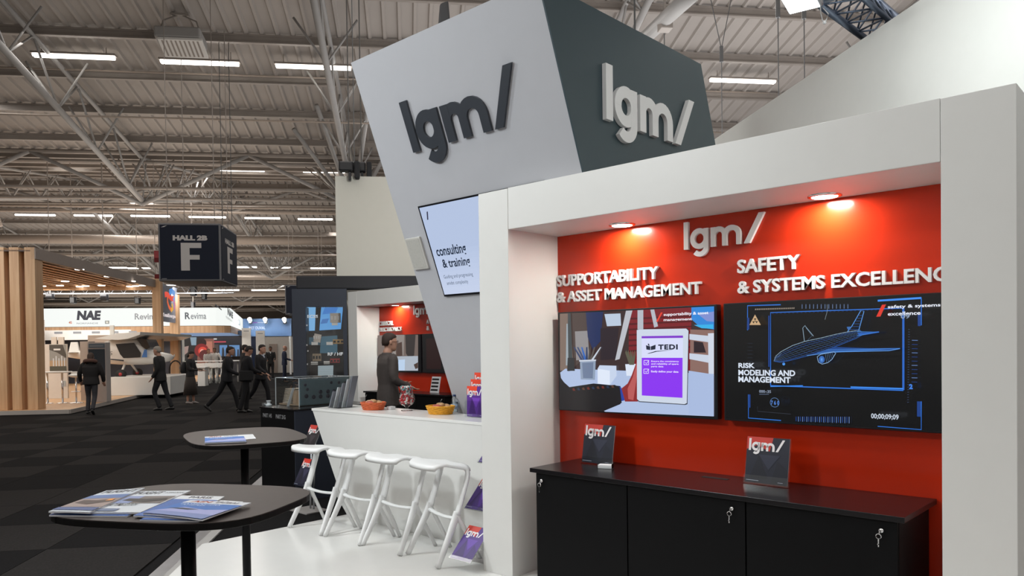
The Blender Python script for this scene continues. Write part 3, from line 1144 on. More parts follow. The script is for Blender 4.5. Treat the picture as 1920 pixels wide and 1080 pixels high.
m = MB()
m.prism(slab(TX0, TX1 - .012, z1, TZ, 0, 0), (0, .02, 0))
m.build('front_panel', GREYP, tower, fixn=True)
m = MB()
m.prism(slab(TX0, -3.830, .056, z1, 0, 0), (0, .02, 0))
m.build('front_panel', GREYP, tower, fixn=True)
m = MB()
m.prism([(TX1, ty(z1), z1), (TX1, ty(z1) + TD, z1), (TX1, ty(TZ) + TD, TZ), (TX1, ty(TZ), TZ)], (-.012, 0, 0))
m.build('dark_side_panel', DARKGREEN, tower, fixn=True)['label'] = 'dark slate side panel'
m = MB()
m.prism([(TX0, ty(.056) + .02, .056), (TX0, ty(.056) + TD, .056), (TX0, ty(TZ) + TD, TZ), (TX0, ty(TZ) + .02, TZ)], (.012, 0, 0))
m.prism([(TX0 + .012, ty(z1) + TD, z1), (TX1 - .012, ty(z1) + TD, z1), (TX1 - .012, ty(TZ) + TD, TZ), (TX0 + .012, ty(TZ) + TD, TZ)], (0, -.012, 0))
m.prism([(TX0 + .012, ty(TZ) + .02, TZ - .01), (TX1 - .012, ty(TZ) + .02, TZ - .01), (TX1 - .012, ty(TZ) + TD - .012, TZ - .01), (TX0 + .012, ty(TZ) + TD - .012, TZ - .01)], (0, 0, -.012))
m.build('casing', GREYP, tower, fixn=True)
lg = thing('wall_logo', (-4.656, ty(3.186), 3.186), 'big charcoal lgm/ logo on the white face of the leaning tower', 'logo')
raised_logo(np.array([-4.652, ty(3.190), 3.190]) + TN * .002, (1, 0, 0), TV_, .388, .018, CHAR, lg, .212, sx=1.0)
lg = thing('wall_logo', (TX1, 4.285, 3.195), 'big white lgm/ logo on the dark side of the leaning tower', 'logo')
raised_logo(np.array([TX1 + .002, 4.283, 3.196]), (0, 1, 0), (0, 0, 1), .382, .032, LETTER, lg, .205, sx=1.02)
# tower screen
tvt = thing('television', (-4.1, ty(2.4), 2.4), 'slanted screen on the white tower reading consulting & training', 'television')
ofs = TN * .012


def tp(x, z, o=0.0):
    return np.array([x, ty(z), z]) + TN * o


m = MB()
m.prism([tp(-4.790, 2.078, .001), tp(-3.830, 2.078, .001), tp(-3.830, 2.803, .001), tp(-4.790, 2.803, .001)], TN * .014)
m.build('bezel', BEZEL, tvt, fixn=True)
m = MB()
m.prism([tp(-3.829, 2.780, .001), tp(-3.441, 2.780, .001), tp(-3.441, 2.803, .001), tp(-3.829, 2.803, .001)], TN * .014)
m.build('top_bezel', BEZEL, tvt, fixn=True)
a = Art(tp(-4.775, 2.095, .0155), (1, 0, 0), TV_)
H_ = (2.79 - 2.095) * math.hypot(1, TT)
a.rect(0, 0, .944, H_, '#b4c3e0')
for i in range(8):
    a.rect(0, 0, .944 - .0 * i, H_ * (.5 - i * .06), (.47 + .012 * i, .56 + .01 * i, .76 + .008 * i))
a.poly([(.056, H_ - .105), (.071, H_ - .105), (.093, H_ - .04), (.078, H_ - .04)], '#2c2c44')
a.text('consulting', (.052, .305), (.405, .412), '#1d2a3e', bold=.02)
a.text('& training', (.085, .205), (.41, .300), '#1d2a3e', bold=.02)
a.text('Guiding and progressing', (.055, .128), (.40, .168), '#4c5a70')
a.text('amidst complexity', (.07, .072), (.325, .112), '#4c5a70')
a.build('screen_image', SCREEN, tvt)
# loudspeaker panel
sp = thing('panel_speaker', (-4.97, ty(2.44), 2.44), 'flat white square speaker panel on the tower beside its screen', 'speaker')
m = MB()
m.prism([tp(-5.068, 2.318), tp(-4.878, 2.318), tp(-4.878, 2.575), tp(-5.068, 2.575)], TN * .02)
m.build('frame', mat('speaker_white', (.52, .51, .48), .6), sp, bevel=.004, fixn=True)
m = MB()
m.prism([tp(-5.055, 2.331, .02), tp(-4.891, 2.331, .02), tp(-4.891, 2.562, .02), tp(-5.055, 2.562, .02)], TN * .002)
m.build('grille', mat('speaker_grille', (.42, .41, .38), .8, noise=.4, scale=300), sp, fixn=True)

# ================================================================== counter
CY0, CZ = 4.166, 1.055
ctr = thing('counter', (-5.2, 4.5, .056), 'white bar counter with slanting left end in front of the tower', 'counter')
m = MB()
m.prism([(-6.02, CY0 + .004, .056), (-3.86, CY0 + .004, .056), (-3.86, CY0 + .004, 1.030), (-6.59, CY0 + .004, 1.030)], (0, .02, 0))
m.build('front_panel', WHITE, ctr, fixn=True)
m = MB()
m.prism([(-6.02, CY0 + .024, .056), (-6.59, CY0 + .024, 1.030), (-6.57, CY0 + .024, 1.030), (-6.00, CY0 + .024, .056)], (0, .40, 0))
m.build('end_panel', WHITE, ctr, fixn=True)
m = MB().prism([(-6.604, CY0, 1.0305), (-3.86, CY0, 1.0305), (-3.86, 4.45, 1.0305), (-5.12, 4.66, 1.0305), (-6.72, 4.68, 1.0305)], (0, 0, .0245))
m.build('worktop', FLOORW, ctr, bevel=.002, fixn=True)


# ---------------------------------------------------------------- bar stools
def chain(m, pts, r, n=10):
    """smooth rounded limb through pts"""
    P = [np.array(p, float) for p in pts]
    R_ = r
    Q, RR = [], []
    for i in range(len(P) - 1):
        p0, p1, p2, p3 = P[max(i - 1, 0)], P[i], P[i + 1], P[min(i + 2, len(P) - 1)]
        for k in range(4):
            t = k / 4
            Q.append(.5 * ((2 * p1) + (-p0 + p2) * t + (2 * p0 - 5 * p1 + 4 * p2 - p3) * t * t + (-p0 + 3 * p1 - 3 * p2 + p3) * t ** 3))
            RR.append(tuple(R_[i][j] * (1 - t) + R_[i + 1][j] * t for j in (0, 1)))
    Q.append(P[-1])
    RR.append(R_[-1])
    m.tube(Q, RR, n)


def stool():
    t = thing('bar_stool', (0, 0, 0), '', 'stool', 'white bar stools along the counter')
    NX, NY = 16, 12
    top, bot = [], []
    for j in range(NY + 1):
        for i in range(NX + 1):
            a_, b_ = i / NX * 2 - 1, j / NY * 2 - 1
            wx = .222 - .020 * max(0, -b_) ** 3 + .006 * (1 - b_ * b_)
            x = a_ * wx
            y = -.05 + .165 * b_ + .045 * (abs(a_) ** 3) * (b_ < 0) * (-b_)
            z = .790 - .010 * b_ - .026 * max(0, -b_) ** 4 - .020 * (1 - a_ * a_) * (1 - max(0, -b_)) - .034 * abs(a_) ** 5 * max(0, b_ + .3)
            top.append((x, y, z + .006))
            bot.append((x * .985, y + .003 * b_, z - .016 - .014 * max(0, -b_) ** 3))
    m = MB()
    n1 = NX + 1
    fs = []
    N_ = len(top)
    for j in range(NY):
        for i in range(NX):
            q = j * n1 + i
            fs += [(q, q + 1, q + n1 + 1, q + n1), (N_ + q, N_ + q + n1, N_ + q + n1 + 1, N_ + q + 1)]
    rim = [i for i in range(NX)] + [NX + j * n1 for j in range(NY)] + [NY * n1 + i for i in range(NX, 0, -1)] + [j * n1 for j in range(NY, 0, -1)]
    for k in range(len(rim)):
        q, w = rim[k], rim[(k + 1) % len(rim)]
        fs.append((q, N_ + q, N_ + w, w))
    m.add(top + bot, fs)
    m.build('seat', STOOLP, t, True)
    for s in (-1, 1):
        m = MB()
        chain(m, [(s * .188, .04, .757), (s * .203, .085, .742), (s * .208, .098, .69), (s * .208, .060, .55), (s * .206, .004, .385)],
              [(.014, .034), (.019, .034), (.019, .031), (.018, .027), (.021, .032)])
        m.build('side_post', STOOLP, t, True)
        m = MB()
        chain(m, [(s * .208, .006, .41), (s * .209, -.02, .34), (s * .222, -.10, .17), (s * .236, -.182, .003)], [(.021, .031), (.021, .030), (.018, .025), (.016, .022)])
        m.build('leg', STOOLP, t, True)
        m = MB()
        chain(m, [(s * .208, .0, .39), (s * .208, .03, .33), (s * .216, .11, .17), (s * .226, .19, .003)], [(.020, .027), (.017, .022), (.015, .019), (.013, .017)])
        m.build('leg', STOOLP, t, True)
    m = MB()
    chain(m, [(-.206, 0, .365), (-.15, -.006, .352), (0, -.010, .345), (.15, -.006, .352), (.206, 0, .365)], [(.018, .024), (.013, .02), (.012, .018), (.013, .02), (.018, .024)])
    m.build('footrest', STOOLP, t, True)
    return t


st = stool()
st.scale = (1, 1, .93)
tr = tree_of(st)
SL = ('white moulded bar stool farthest left, beside the brochure stand and near the dark plinth', 'white bar stool second from the left along the counter',
      'white bar stool third from the left along the counter', 'white bar stool at the right end of the row, nearest the white post')
for i, (x, y, rz) in enumerate(((-5.830, 3.765, .04), (-5.300, 3.785, .03), (-4.810, 3.815, .0), (-4.290, 3.825, -.22))):
    if i == 0:
        st.location, st.rotation_euler, st['label'] = (x, y, .056), (0, 0, rz), SL[0]
    else:
        copy_tree(st, (x, y, .056), rz, SL[i], tr)


# ---------------------------------------------------------------- high tables
def high_table(cx, cy, ang, sx, sy, top, base_z, ex, label):
    t = thing('high_table', (cx, cy, base_z), label, 'table')
    pts = []
    for i in range(56):
        q = 2 * PI * i / 56
        c, s_ = math.cos(q), math.sin(q)
        r = (abs(c) ** ex + abs(s_) ** ex) ** (-1 / ex)
        x, y = r * c * sx / 2, r * s_ * sy / 2
        pts.append((cx + x * math.cos(ang) - y * math.sin(ang), cy + x * math.sin(ang) + y * math.cos(ang)))
    MB().prism([(x, y, top - .0022) for x, y in pts], (0, 0, .0022)).build('table_top', TABLE, t, fixn=True)
    MB().prism([(x, y, top - .0255) for x, y in pts], (0, 0, .0232)).build('table_edge', TEDGE, t, bevel=.003, fixn=True)
    m = MB().lathe(cx, cy, [(.12, top - .036), (.12, top - .0255)], 24)
    m.build('mounting_plate', BLACK, t)
    MB().tube([(cx, cy, base_z + .012), (cx, cy, top - .036)], .026, 20).build('column', BLACK, t, True)
    MB().lathe(cx, cy, [(.23, base_z), (.23, base_z + .008), (.20, base_z + .013), (.03, base_z + .02)], 36).build('base_plate', BLACK, t, True)
    return t


high_table(-2.752, 1.212, math.radians(30), .80, .66, 1.10, .001, 3.6, 'near dark high table with magazines spread on its rounded top')
high_table(-4.554, 2.379, math.radians(72), .69, .97, 1.10, .001, 3.4, 'farther dark high table with two blue leaflets on it')


# ---------------------------------------------------------------- magazines
def magazine(corners, z, thick, label, art=None, group='magazines on the high tables', lift=0.0):
    """corners: photograph points bottom-left, bottom-right, top-right, top-left of the cover, lying at height z"""
    c = [gr(x, y, z) for x, y in corners]
    t = thing('magazine', (c[0] + c[2]) / 2 - np.array([0, 0, thick]), label, 'magazine', group)
    n = 10

    def P(a_, b_, dz):
        p = c[0] * (1 - a_) * (1 - b_) + c[1] * a_ * (1 - b_) + c[2] * a_ * b_ + c[3] * (1 - a_) * b_
        wave = lift * (math.sin(a_ * PI) * (1 - b_) ** 2 + .3 * math.sin(b_ * 2.2 + .6))
        return (p[0], p[1], z + dz + wave)
    for k, (z0, z1_, nm) in enumerate(((-thick, -.0014, 'pages'), (-.0012, 0, 'cover'))):
        m = MB()
        vs, fs = [], []
        for dz in (z0, z1_):
            for j in range(n + 1):
                for i in range(n + 1):
                    vs.append(P(i / n, j / n, dz))
        N_ = (n + 1) ** 2
        for j in range(n):
            for i in range(n):
                q = j * (n + 1) + i
                fs += [(q, q + n + 1, q + n + 2, q + 1), (N_ + q, N_ + q + 1, N_ + q + n + 2, N_ + q + n + 1)]
        for i in range(n):
            for q, w in ((i, i + 1), (n * (n + 1) + i + 1, n * (n + 1) + i), ((i + 1) * (n + 1), i * (n + 1)), (i * (n + 1) + n, (i + 1) * (n + 1) + n)):
                fs.append((q, w, N_ + w, N_ + q))
        m.add(vs, fs)
        m.build(nm, mat('paper_edge', (.62, .63, .66), .6) if k == 0 else mat('cover_paper', (.72, .74, .76), .35), t, fixn=True)
    if art:
        m = MB()
        kk = [0]

        def rect(a0, b0, a1, b1, col):
            kk[0] += 1
            nx, ny = max(1, int(abs(a1 - a0) * 10)), max(1, int(abs(b1 - b0) * 10))
            for i in range(nx):
                for j in range(ny):
                    q = [(a0 + (a1 - a0) * (i + d) / nx, b0 + (b1 - b0) * (j + e) / ny) for d, e in ((0, 0), (1, 0), (1, 1), (0, 1))]
                    m.poly([P(x, y, .0004 + .0003 * kk[0]) for x, y in q], col)

        def poly(pts, col):
            kk[0] += 1
            m.poly([P(x, y, .0006 + .0003 * kk[0]) for x, y in pts], col)

        def text(s, a0, b0, a1, b1, col, bold=.03):
            kk[0] += 1
            A, Fs, _ = glyphs(s, bold)
            m.add([P(a0 + (a1 - a0) * x, b0 + (b1 - b0) * y, .0006 + .0003 * kk[0]) for x, y in A], Fs, col)
        art(rect, poly, text)
        m.build('cover_print', PRINT, t)
    return t


def art_flight1(rect, poly, text):
    rect(.0, .0, 1, 1, '#c9d0d8')
    text('FLIGHT', .08, .82, .95, .96, '#23262e')
    rect(.0, .18, 1, .72, '#9c8a84')
    rect(.0, .55, 1, .72, '#5c76a8')
    poly([(.1, .35), (.5, .28), (.95, .42), (.9, .5), (.5, .45), (.15, .48)], '#4a3a34')
    poly([(.75, .42), (.9, .44), (.88, .52), (.76, .5)], '#e8963c')
    rect(0, .05, 1, .16, '#46598a')


def art_flight2(rect, poly, text):
    rect(0, 0, 1, 1, '#d4dae0')
    text('FLIGHT', .03, .82, .55, .96, '#2a2d36')
    text('INTERNATIONAL', .6, .86, .97, .92, '#2a2d36', 0)
    rect(.03, .38, .97, .72, '#78706c')
    rect(.03, .38, .35, .72, '#8f9cc4')
    poly([(.1, .5), (.6, .42), (.95, .52), (.9, .62), (.5, .58), (.15, .6)], '#3a3634')
    text('AUTUMN EDITION', .05, .26, .6, .36, '#30333c', .01)
    rect(0, .03, .45, .14, '#6a7896')


def art_blue(rect, poly, text):
    rect(0, 0, 1, 1, '#d9dde2')
    text('AIN', .10, .86, .42, .97, '#a83a2c')
    text('DUBAI', .5, .87, .85, .96, '#8a8a92')
    rect(0, .0, 1, .8, '#3d72bc')
    text('PASSENGERS', .06, .70, .7, .77, '#c9d8f0', .01)
    text('AHEAD', .12, .62, .5, .68, '#c9d8f0', .01)
    poly([(0, .2), (.3, .5), (.7, .42), (1, .52), (1, .2), (.6, 0), (0, 0)], '#a3a9d8')
    poly([(.1, .38), (.45, .36), (.6, .42), (.3, .44)], '#2d3440')
    rect(0, 0, 1, .2, '#7f8fc0')


def art_paris(rect, poly, text):
    rect(0, 0, 1, 1, '#dfe3e6')
    text('PARIS', .3, .86, .8, .96, '#5a5a62')
    rect(0, 0, 1, .8, '#4a6cae')


magazine([(172, 966), (378, 979), (560, 941), (372, 936)], 1.104, .0035, 'bottom magazine of the fanned blue pile, its edge curling', None, lift=.002) if False else None
magazine([(262, 975), (372, 977), (456, 941), (350, 934)], 1.1045, .004, 'lowest magazine of the blue fan at the right on the near table', art_paris)
magazine([(250, 967), (350, 972), (421, 931), (338, 929)], 1.1095, .004, 'magazine with a white PARIS heading under the blue one', art_paris)
magazine([(268, 963), (379, 975), (471, 943), (357, 938)], 1.1150, .004, 'blue magazine with a jet over clouds, nearest the right table edge', art_blue, lift=.002)
magazine([(92, 966), (238, 968), (330, 925), (205, 925)], 1.1045, .004, 'lowest folded magazine under the two FLIGHT covers', art_paris)
magazine([(168, 961), (263, 961), (358, 920), (264, 921)], 1.1120, .005, 'white FLIGHT magazine with a dark aeroplane photo, middle of the near table', art_flight2)
magazine([(91, 959), (168, 961), (272, 915), (200, 920)], 1.1170, .0045, 'FLIGHT magazine with an orange sunset photo at the left of the near table', art_flight1, lift=.001)
magazine([(395, 830), (480, 822), (474, 814), (400, 818)], 1.1035, .003, 'white leaflet lying half under the blue one on the farther table', None)
magazine([(384, 831), (462, 828), (456, 816), (384, 819)], 1.1085, .004, 'blue leaflet with a white aircraft on the farther table', art_blue)


# ---------------------------------------------------------------- brochures
def brochure_art(a, w, h, top, low, bright=1.0):
    a.rect(0, 0, w, h, low)
    a.poly([(0, h), (0, h * .72), (w * .25, h * .82), (w * .55, h * .70), (w * .62, h), ], top)
    a.poly([(w * .1, h * .1), (w * .3, h * .6), (w * .55, h * .1)], tuple(x * .6 for x in lin(low)[:3]))
    a.poly([(w * .3, h * .62), (w * .55, h * .30), (w * .8, h * .62)], tuple(min(1, x * 1.7 + .004) for x in lin(low)[:3]))
    a.poly([(w * .6, 0), (w * .75, h * .5), (w, h * .3), (w, 0)], tuple(x * .7 for x in lin(low)[:3]))
    a.logo((w * .05, h * .70), w * .275, '#e8e6e8', w=.2)
    a.rect(w * .03, h * .045, w * .33, h * .055, '#c8d0e0')
    a.rect(w * .78, h * .045, w * .9, h * .052, '#c8d0e0')


def brochure(O, U, V, w, h, label, top='#c23a30', low='#1c1f2e', group='lgm brochures', art=True):
    O, U, V = (np.array(x, float) for x in (O, U, V))
    U, V = U / np.linalg.norm(U), V / np.linalg.norm(V)
    N = np.cross(U, V)
    t = thing('brochure', O + U * w / 2, label, 'brochure', group)
    MB().obox(O - N * .003, U * w, V * h, N * .003).build('pages', mat('brochure_paper', (.5, .5, .52), .5), t)
    if art:
        a = Art(O + N * .0003, U, V)
        brochure_art(a, w, h, top, low)
        a.build('cover_print', PRINT, t)
    return t


def holder(O, U, V, w, h, label, lip=.05):
    O, U, V = (np.array(x, float) for x in (O, U, V))
    V = V / np.linalg.norm(V)
    U = U / np.linalg.norm(U)
    N = np.cross(U, V)
    t = thing('brochure_holder', O + U * w / 2, label, 'brochure holder')
    MB().obox(O - N * .006 - U * .006 - V * .004, U * (w + .012), V * (h + .012), N * .0025).build('back_plate', ACRYL, t)
    MB().obox(O + N * .008 - U * .006 - V * .004, U * (w + .012), V * lip, N * .002).build('front_lip', ACRYL, t)
    MB().obox(O - N * .0035 - U * .006 - V * .004, U * (w + .012), V * .002, N * .0115).build('foot', ACRYL, t)
    return t


tilt = np.array([.03, .11, 1.0])
for x, y, lb in ((-3.200, 4.135, 'left'), (-2.005, 4.125, 'right')):
    V_ = np.array([0, .17, 1.0])
    brochure((x, y, .846), (1, .0, 0), V_, .252, .262, 'dark lgm brochure standing on the black sideboard, %s one' % ('by the card box,' if lb == 'left' else 'under the aeroplane screen, the right'))
    holder((x, y, .842), (1, 0, 0), V_, .252, .262, 'clear acrylic stand holding the %s' % ('brochure beside the business cards' if lb == 'left' else 'brochure below the aeroplane screen'))
t = thing('card_box', (-2.93, 4.06, .837), 'small clear box of white business cards on the black sideboard', 'card holder')
ang = .35
U1, V1 = np.array([math.cos(ang), math.sin(ang), 0]), np.array([-math.sin(ang), math.cos(ang), 0])
o0 = np.array([-2.985, 4.02, .8375])
MB().obox(o0 + U1 * .004 + V1 * .004, U1 * .092, V1 * .056, (0, 0, .022)).build('cards', mat('card_white', (.75, .76, .78), .5), t)
m = MB()
m.obox(o0, U1 * .1, V1 * .002, (0, 0, .012)).obox(o0 + V1 * .062, U1 * .1, V1 * .002, (0, 0, .042)).obox(o0, U1 * .002, V1 * .062, (0, 0, .03)).obox(o0 + U1 * .098, U1 * .002, V1 * .062, (0, 0, .03))
m.build('tray', ACRYL, t)


# holder with three tiers at the right end of the counter
hx, hy = -4.625, 4.40
t = thing('brochure_holder', (hx + .1, hy, 1.055), 'tiered clear acrylic holder with three brochures at the right end of the counter', 'brochure holder')
for k in range(3):
    MB().obox((hx - .01, hy - .002 + .045 * k, 1.056), (.215, 0, 0), (0, .002, 0), (0, 0, .14 + .06 * k)).build('tier_plate', ACRYL, t)
for x in (hx - .013, hx + .206):
    m = MB()
    m.add([(x, hy - .004, 1.056), (x, hy + .135, 1.056), (x, hy + .135, 1.40), (x, hy + .09, 1.34), (x, hy + .045, 1.27), (x, hy - .004, 1.18),
           (x + .003, hy - .004, 1.056), (x + .003, hy + .135, 1.056), (x + .003, hy + .135, 1.40), (x + .003, hy + .09, 1.34), (x + .003, hy + .045, 1.27), (x + .003, hy - .004, 1.18)],
          [(0, 1, 2, 3, 4, 5), (11, 10, 9, 8, 7, 6)] + [(i, i + 6, (i + 1) % 6 + 6, (i + 1) % 6) for i in range(6)])
    m.build('side_plate', ACRYL, t)
for k, lb in enumerate(('front brochure, whole purple cover showing', 'middle brochure, only its heading showing', 'back brochure, only its heading showing')):
    brochure((hx, hy + .012 + .045 * k, 1.062 + .055 * k), (1, 0, 0), (0, .02, 1), .2, .255, lb + ', in the tiered holder on the counter', '#e2472f', '#5b2f8e')


def floor_stand(base, pole_top, label, items, name='brochure_stand'):
    t = thing(name, base, label, 'brochure stand')
    bx, by, bz = base
    MB().box(bx - .16, bx + .16, by - .12, by + .14, bz, bz + .012).build('base_plate', mat('stand_base', (.32, .30, .29), .4), t, bevel=.002)
    for s in (-.03, .03):
        MB().tube([(bx + s, by + .05, bz + .012), (bx + s + pole_top[0], by + .05 + pole_top[1], pole_top[2])], .010, 8).build('pole', ALU, t, True)
    for (O, V_, w, h, lb, top, low) in items:
        O, V_ = np.array(O, float), np.array(V_, float)
        V_ /= np.linalg.norm(V_)
        U_ = np.array([1.0, 0, 0])
        N = np.cross(U_, V_)
        MB().obox(O - N * .008 - U_ * .01 - V_ * .006, U_ * (w + .02), V_ * (h + .01), N * .003).build('tray', ACRYL, t)
        MB().obox(O + N * .004 - U_ * .01 - V_ * .006, U_ * (w + .02), V_ * .03, N * .003).build('tray_lip', ACRYL, t)
        MB().obox(O - N * .008 - U_ * .01 - V_ * .006, U_ * (w + .02), V_ * .003, N * .012).build('tray_foot', ACRYL, t)
        brochure(O, U_, V_, w, h, lb, top, low)


PU = '#4a2a80'
floor_stand((-4.02, 4.015, .056), (.02, .0, 1.02), 'folding metal brochure stand partly hidden by the near white post',
            [((-4.005, 3.93, .795), (0, .62, .62), .21, .26, 'topmost purple brochure peeking out beside the white post', '#c23a30', PU),
             ((-4.085, 3.86, .455), (0, .62, .62), .21, .28, 'middle purple lgm brochure on the stand behind the white post', '#c23a30', PU),
             ((-4.035, 3.66, .135), (0, .62, .62), .21, .28, 'lowest purple lgm brochure with red heading beside the white post', '#c8372a', PU)])
floor_stand((-6.76, 4.20, .004), (.0, .03, .72), 'folding metal brochure stand between the dark plinth and the counter end',
            [((-6.72, 4.10, .63), (0, .42, .8), .21, .28, 'upper brochure of the stand at the slanted counter end', '#c23a30', '#2a2428'),
             ((-6.72, 4.02, .30), (0, .42, .8), .21, .28, 'lower dark brochure with a red corner behind the first stool', '#d2382a', '#25253a')])

# grey brochures leaning in a rack at the left end of the counter
t = thing('brochure_rack', (-6.4, 4.45, 1.055), 'clear acrylic rack of grey brochures at the left end of the counter', 'brochure rack')
for k in range(4):
    MB().obox((-6.480 + .022 * k, 4.30 + .034 * k, 1.056), (.0025, 0, 0), (0, .075, 0), (.03, 0, .09 + .03 * k)).build('divider', ACRYL, t)
MB().box(-6.52, -6.32, 4.29, 4.56, 1.0555, 1.0585).build('foot', ACRYL, t)
for k in range(5):
    hgt = (.16, .20, .24, .28, .31)[k]
    x = -6.505 + .023 * k
    b_ = thing('brochure', (x, 4.35, 1.06), ('grey brochure leaning in the counter rack, shortest and nearest the plexiglass case', 'second grey brochure from the left in the counter rack',
                                             'middle grey brochure leaning in the counter rack', 'fourth grey brochure from the left in the counter rack', 'tallest grey brochure at the right of the counter rack')[k], 'brochure', 'grey brochures in the counter rack')
    MB().obox((x, 4.30 + .034 * k, 1.059), (.016, 0, 0), (0, .07, 0), (hgt * .27, .02, hgt)).build('pages', mat(('brochure_grey', 'brochure_pale')[k % 2], ((.16, .17, .20), (.40, .42, .44))[k % 2], .5), b_)
    MB().obox((x - .0015, 4.30 + .034 * k, 1.060), (.001, 0, 0), (0, .07, 0), (hgt * .27, .02, hgt * .99)).build('cover', mat(('cover_blue', 'cover_pale')[k % 2], ((.06, .07, .11), (.30, .32, .33))[k % 2], .4), b_)


# ---------------------------------------------------------------- things on the counter
def basket(px, py, r, label, col, col2, items):
    p = gr(px, py, 1.0555)
    t = thing('basket', p, label, 'basket')
    rows = 7
    for k in range(rows):
        z = 1.0575 + .0105 * k + .004
        rr = r * (.80 + .20 * k / (rows - 1))
        m = MB()
        m.tube([(p[0] + (rr + .003 * math.sin(q * PI / 2 + k * PI)) * math.cos(q * PI / 24), p[1] + .8 * (rr + .003 * math.sin(q * PI / 2 + k * PI)) * math.sin(q * PI / 24), z) for q in range(49)], .0058, 6, False)
        m.build('woven_strand', mat(col, col2, .6, noise=.4, scale=60), t, True)
    m = MB()
    m.lathe(p[0], p[1], [(r * .8, 1.0565), (r * .8, 1.0600)], 24)
    m.v = [(x, p[1] + (y - p[1]) * .8, z) for x, y, z in m.v]
    m.build('bottom', mat(col, col2, .6), t)
    for i in range(items):
        q = i * 2.4
        c = (p[0] + r * .42 * math.cos(q) * (i > 0), p[1] + .8 * r * .42 * math.sin(q) * (i > 0), 1.118 + .012 * (i == 0))
        e = thing('pastry', c, '', 'snack', 'wrapped snacks in the baskets')
        m = MB().ball(c, (r * .36, r * .24, .026), 12, 7)
        m.v = [(x + .004 * math.sin(z * 400 + y * 90), y, z + .003 * math.sin(x * 260)) for x, y, z in m.v]
        m.build('pastry_body', mat(('pastry_brown', 'pastry_light', 'pastry_red')[i % 3], ((.42, .24, .11), (.6, .45, .28), (.4, .08, .05))[i % 3], .4, noise=.4, scale=40), e, True)
        e['label'] = '%s snack in the %s, %s' % (('brown', 'pale', 'red-wrapped')[i % 3], label.split(' with')[0].split(' on')[0], ('on top', 'at its right', 'at its back left', 'at its front', 'at its back right')[i])
    return t


basket(700, 768, .135, 'red and orange woven basket with snacks on the counter', 'basket_red', (.62, .13, .04), 5)
basket(826, 776, .140, 'yellow woven basket with snacks on the counter', 'basket_yellow', (.85, .36, .02), 4)

p = gr(763, 770, 1.0555)
t = thing('candy_jar', p, 'footed glass vase full of red and white wrapped sweets on the counter', 'jar')
x, y = p[0], p[1]
prof = [(.055, 0), (.054, .004), (.02, .010), (.012, .02), (.016, .034), (.03, .044), (.062, .062), (.077, .095), (.072, .13), (.058, .165), (.055, .19), (.066, .222)]
m = MB()
m.lathe(x, y, [(r, 1.0562 + z) for r, z in prof], 28)
m.f = m.f[:-1]
m.c = m.c[:-1]
m.build('glass_bowl', GLASS, t, True)
rr = random.Random(3)
cols = (('sweet_red', (.55, .02, .03)), ('sweet_white', (.8, .78, .75)), ('sweet_pink', (.65, .2, .22)), ('sweet_teal', (.10, .25, .28)), ('sweet_silver', (.5, .5, .5)))
sweets, n = [], 0
while n < 700:
    z = rr.uniform(.07, .225)
    R_ = np.interp(z, [.06, .095, .13, .165, .19, .225], [.050, .064, .060, .046, .044, .056])
    aa, d = rr.uniform(0, 2 * PI), R_ * math.sqrt(rr.random())
    c = (x + d * math.cos(aa), y + d * math.sin(aa), 1.0562 + z)
    if all((c[0] - q[0]) ** 2 + (c[1] - q[1]) ** 2 + (c[2] - q[2]) ** 2 > .0145 ** 2 for q in sweets):
        sweets.append(c)
    n += 1
meshes = {}
for i, c in enumerate(sweets):
    k = rr.choice([0, 0, 1, 2, 0, 1]) if c[2] < 1.0562 + .14 else rr.choice([3, 4, 1, 0])
    if k not in meshes:
        meshes[k] = MB().ball((0, 0, 0), (.0105, .0088, .0085), 8, 5).add([(.009, 0, 0), (.017, .006, .002), (.017, -.006, -.002), (-.009, 0, 0), (-.017, -.006, .003), (-.017, .006, -.001)], [(0, 1, 2), (3, 4, 5)]).mesh('sweet', mat(cols[k][0], cols[k][1], .25), smooth=True)
    o = bpy.data.objects.new('sweet', meshes[k])
    COL.objects.link(o)
    o.location = c
    o.rotation_euler = (rr.uniform(0, 3), rr.uniform(0, 3), rr.uniform(0, 3))
    lb = {0: 'red', 1: 'white', 2: 'pink', 3: 'dark teal', 4: 'silver'}[k]
    tag(o, '%s wrapped sweet inside the footed glass vase' % lb, 'sweet', 'wrapped sweets in the glass vase')

p = gr(852, 773, 1.0555)
t = thing('water_bottle', p, 'small plastic water bottle with blue cap on the counter by the tower edge', 'bottle')
x, y = p[0], p[1]
m = MB().lathe(x, y, [(.028, 1.056), (.032, 1.062), (.032, 1.10), (.030, 1.105), (.032, 1.11), (.032, 1.155), (.030, 1.17), (.014, 1.192), (.0125, 1.205)], 20)
m.build('body', GLASS, t, True)
MB().lathe(x, y, [(.0324, 1.088), (.0324, 1.128)], 20).build('paper_label', mat('bottle_label', (.35, .45, .6), .5), t, True)
MB().lathe(x, y, [(.0145, 1.200), (.0145, 1.216)], 16).build('cap', mat('bottle_cap', (.02, .05, .15), .4), t, True)
MB().lathe(x, y, [(.0300, 1.058), (.0302, 1.09), (.030, 1.15)], 20).build('water', clear('water', (.86, .93, .97), .05), t, True)
t = tag(MB().box(-5.83, -5.77, 4.50, 4.56, 1.0555, 1.085).build('small_box', mat('card_white', (.75, .76, .78), .5), None, bevel=.002, org=(-5.8, 4.53, 1.0555)), 'small white box behind the red basket on the counter', 'box')

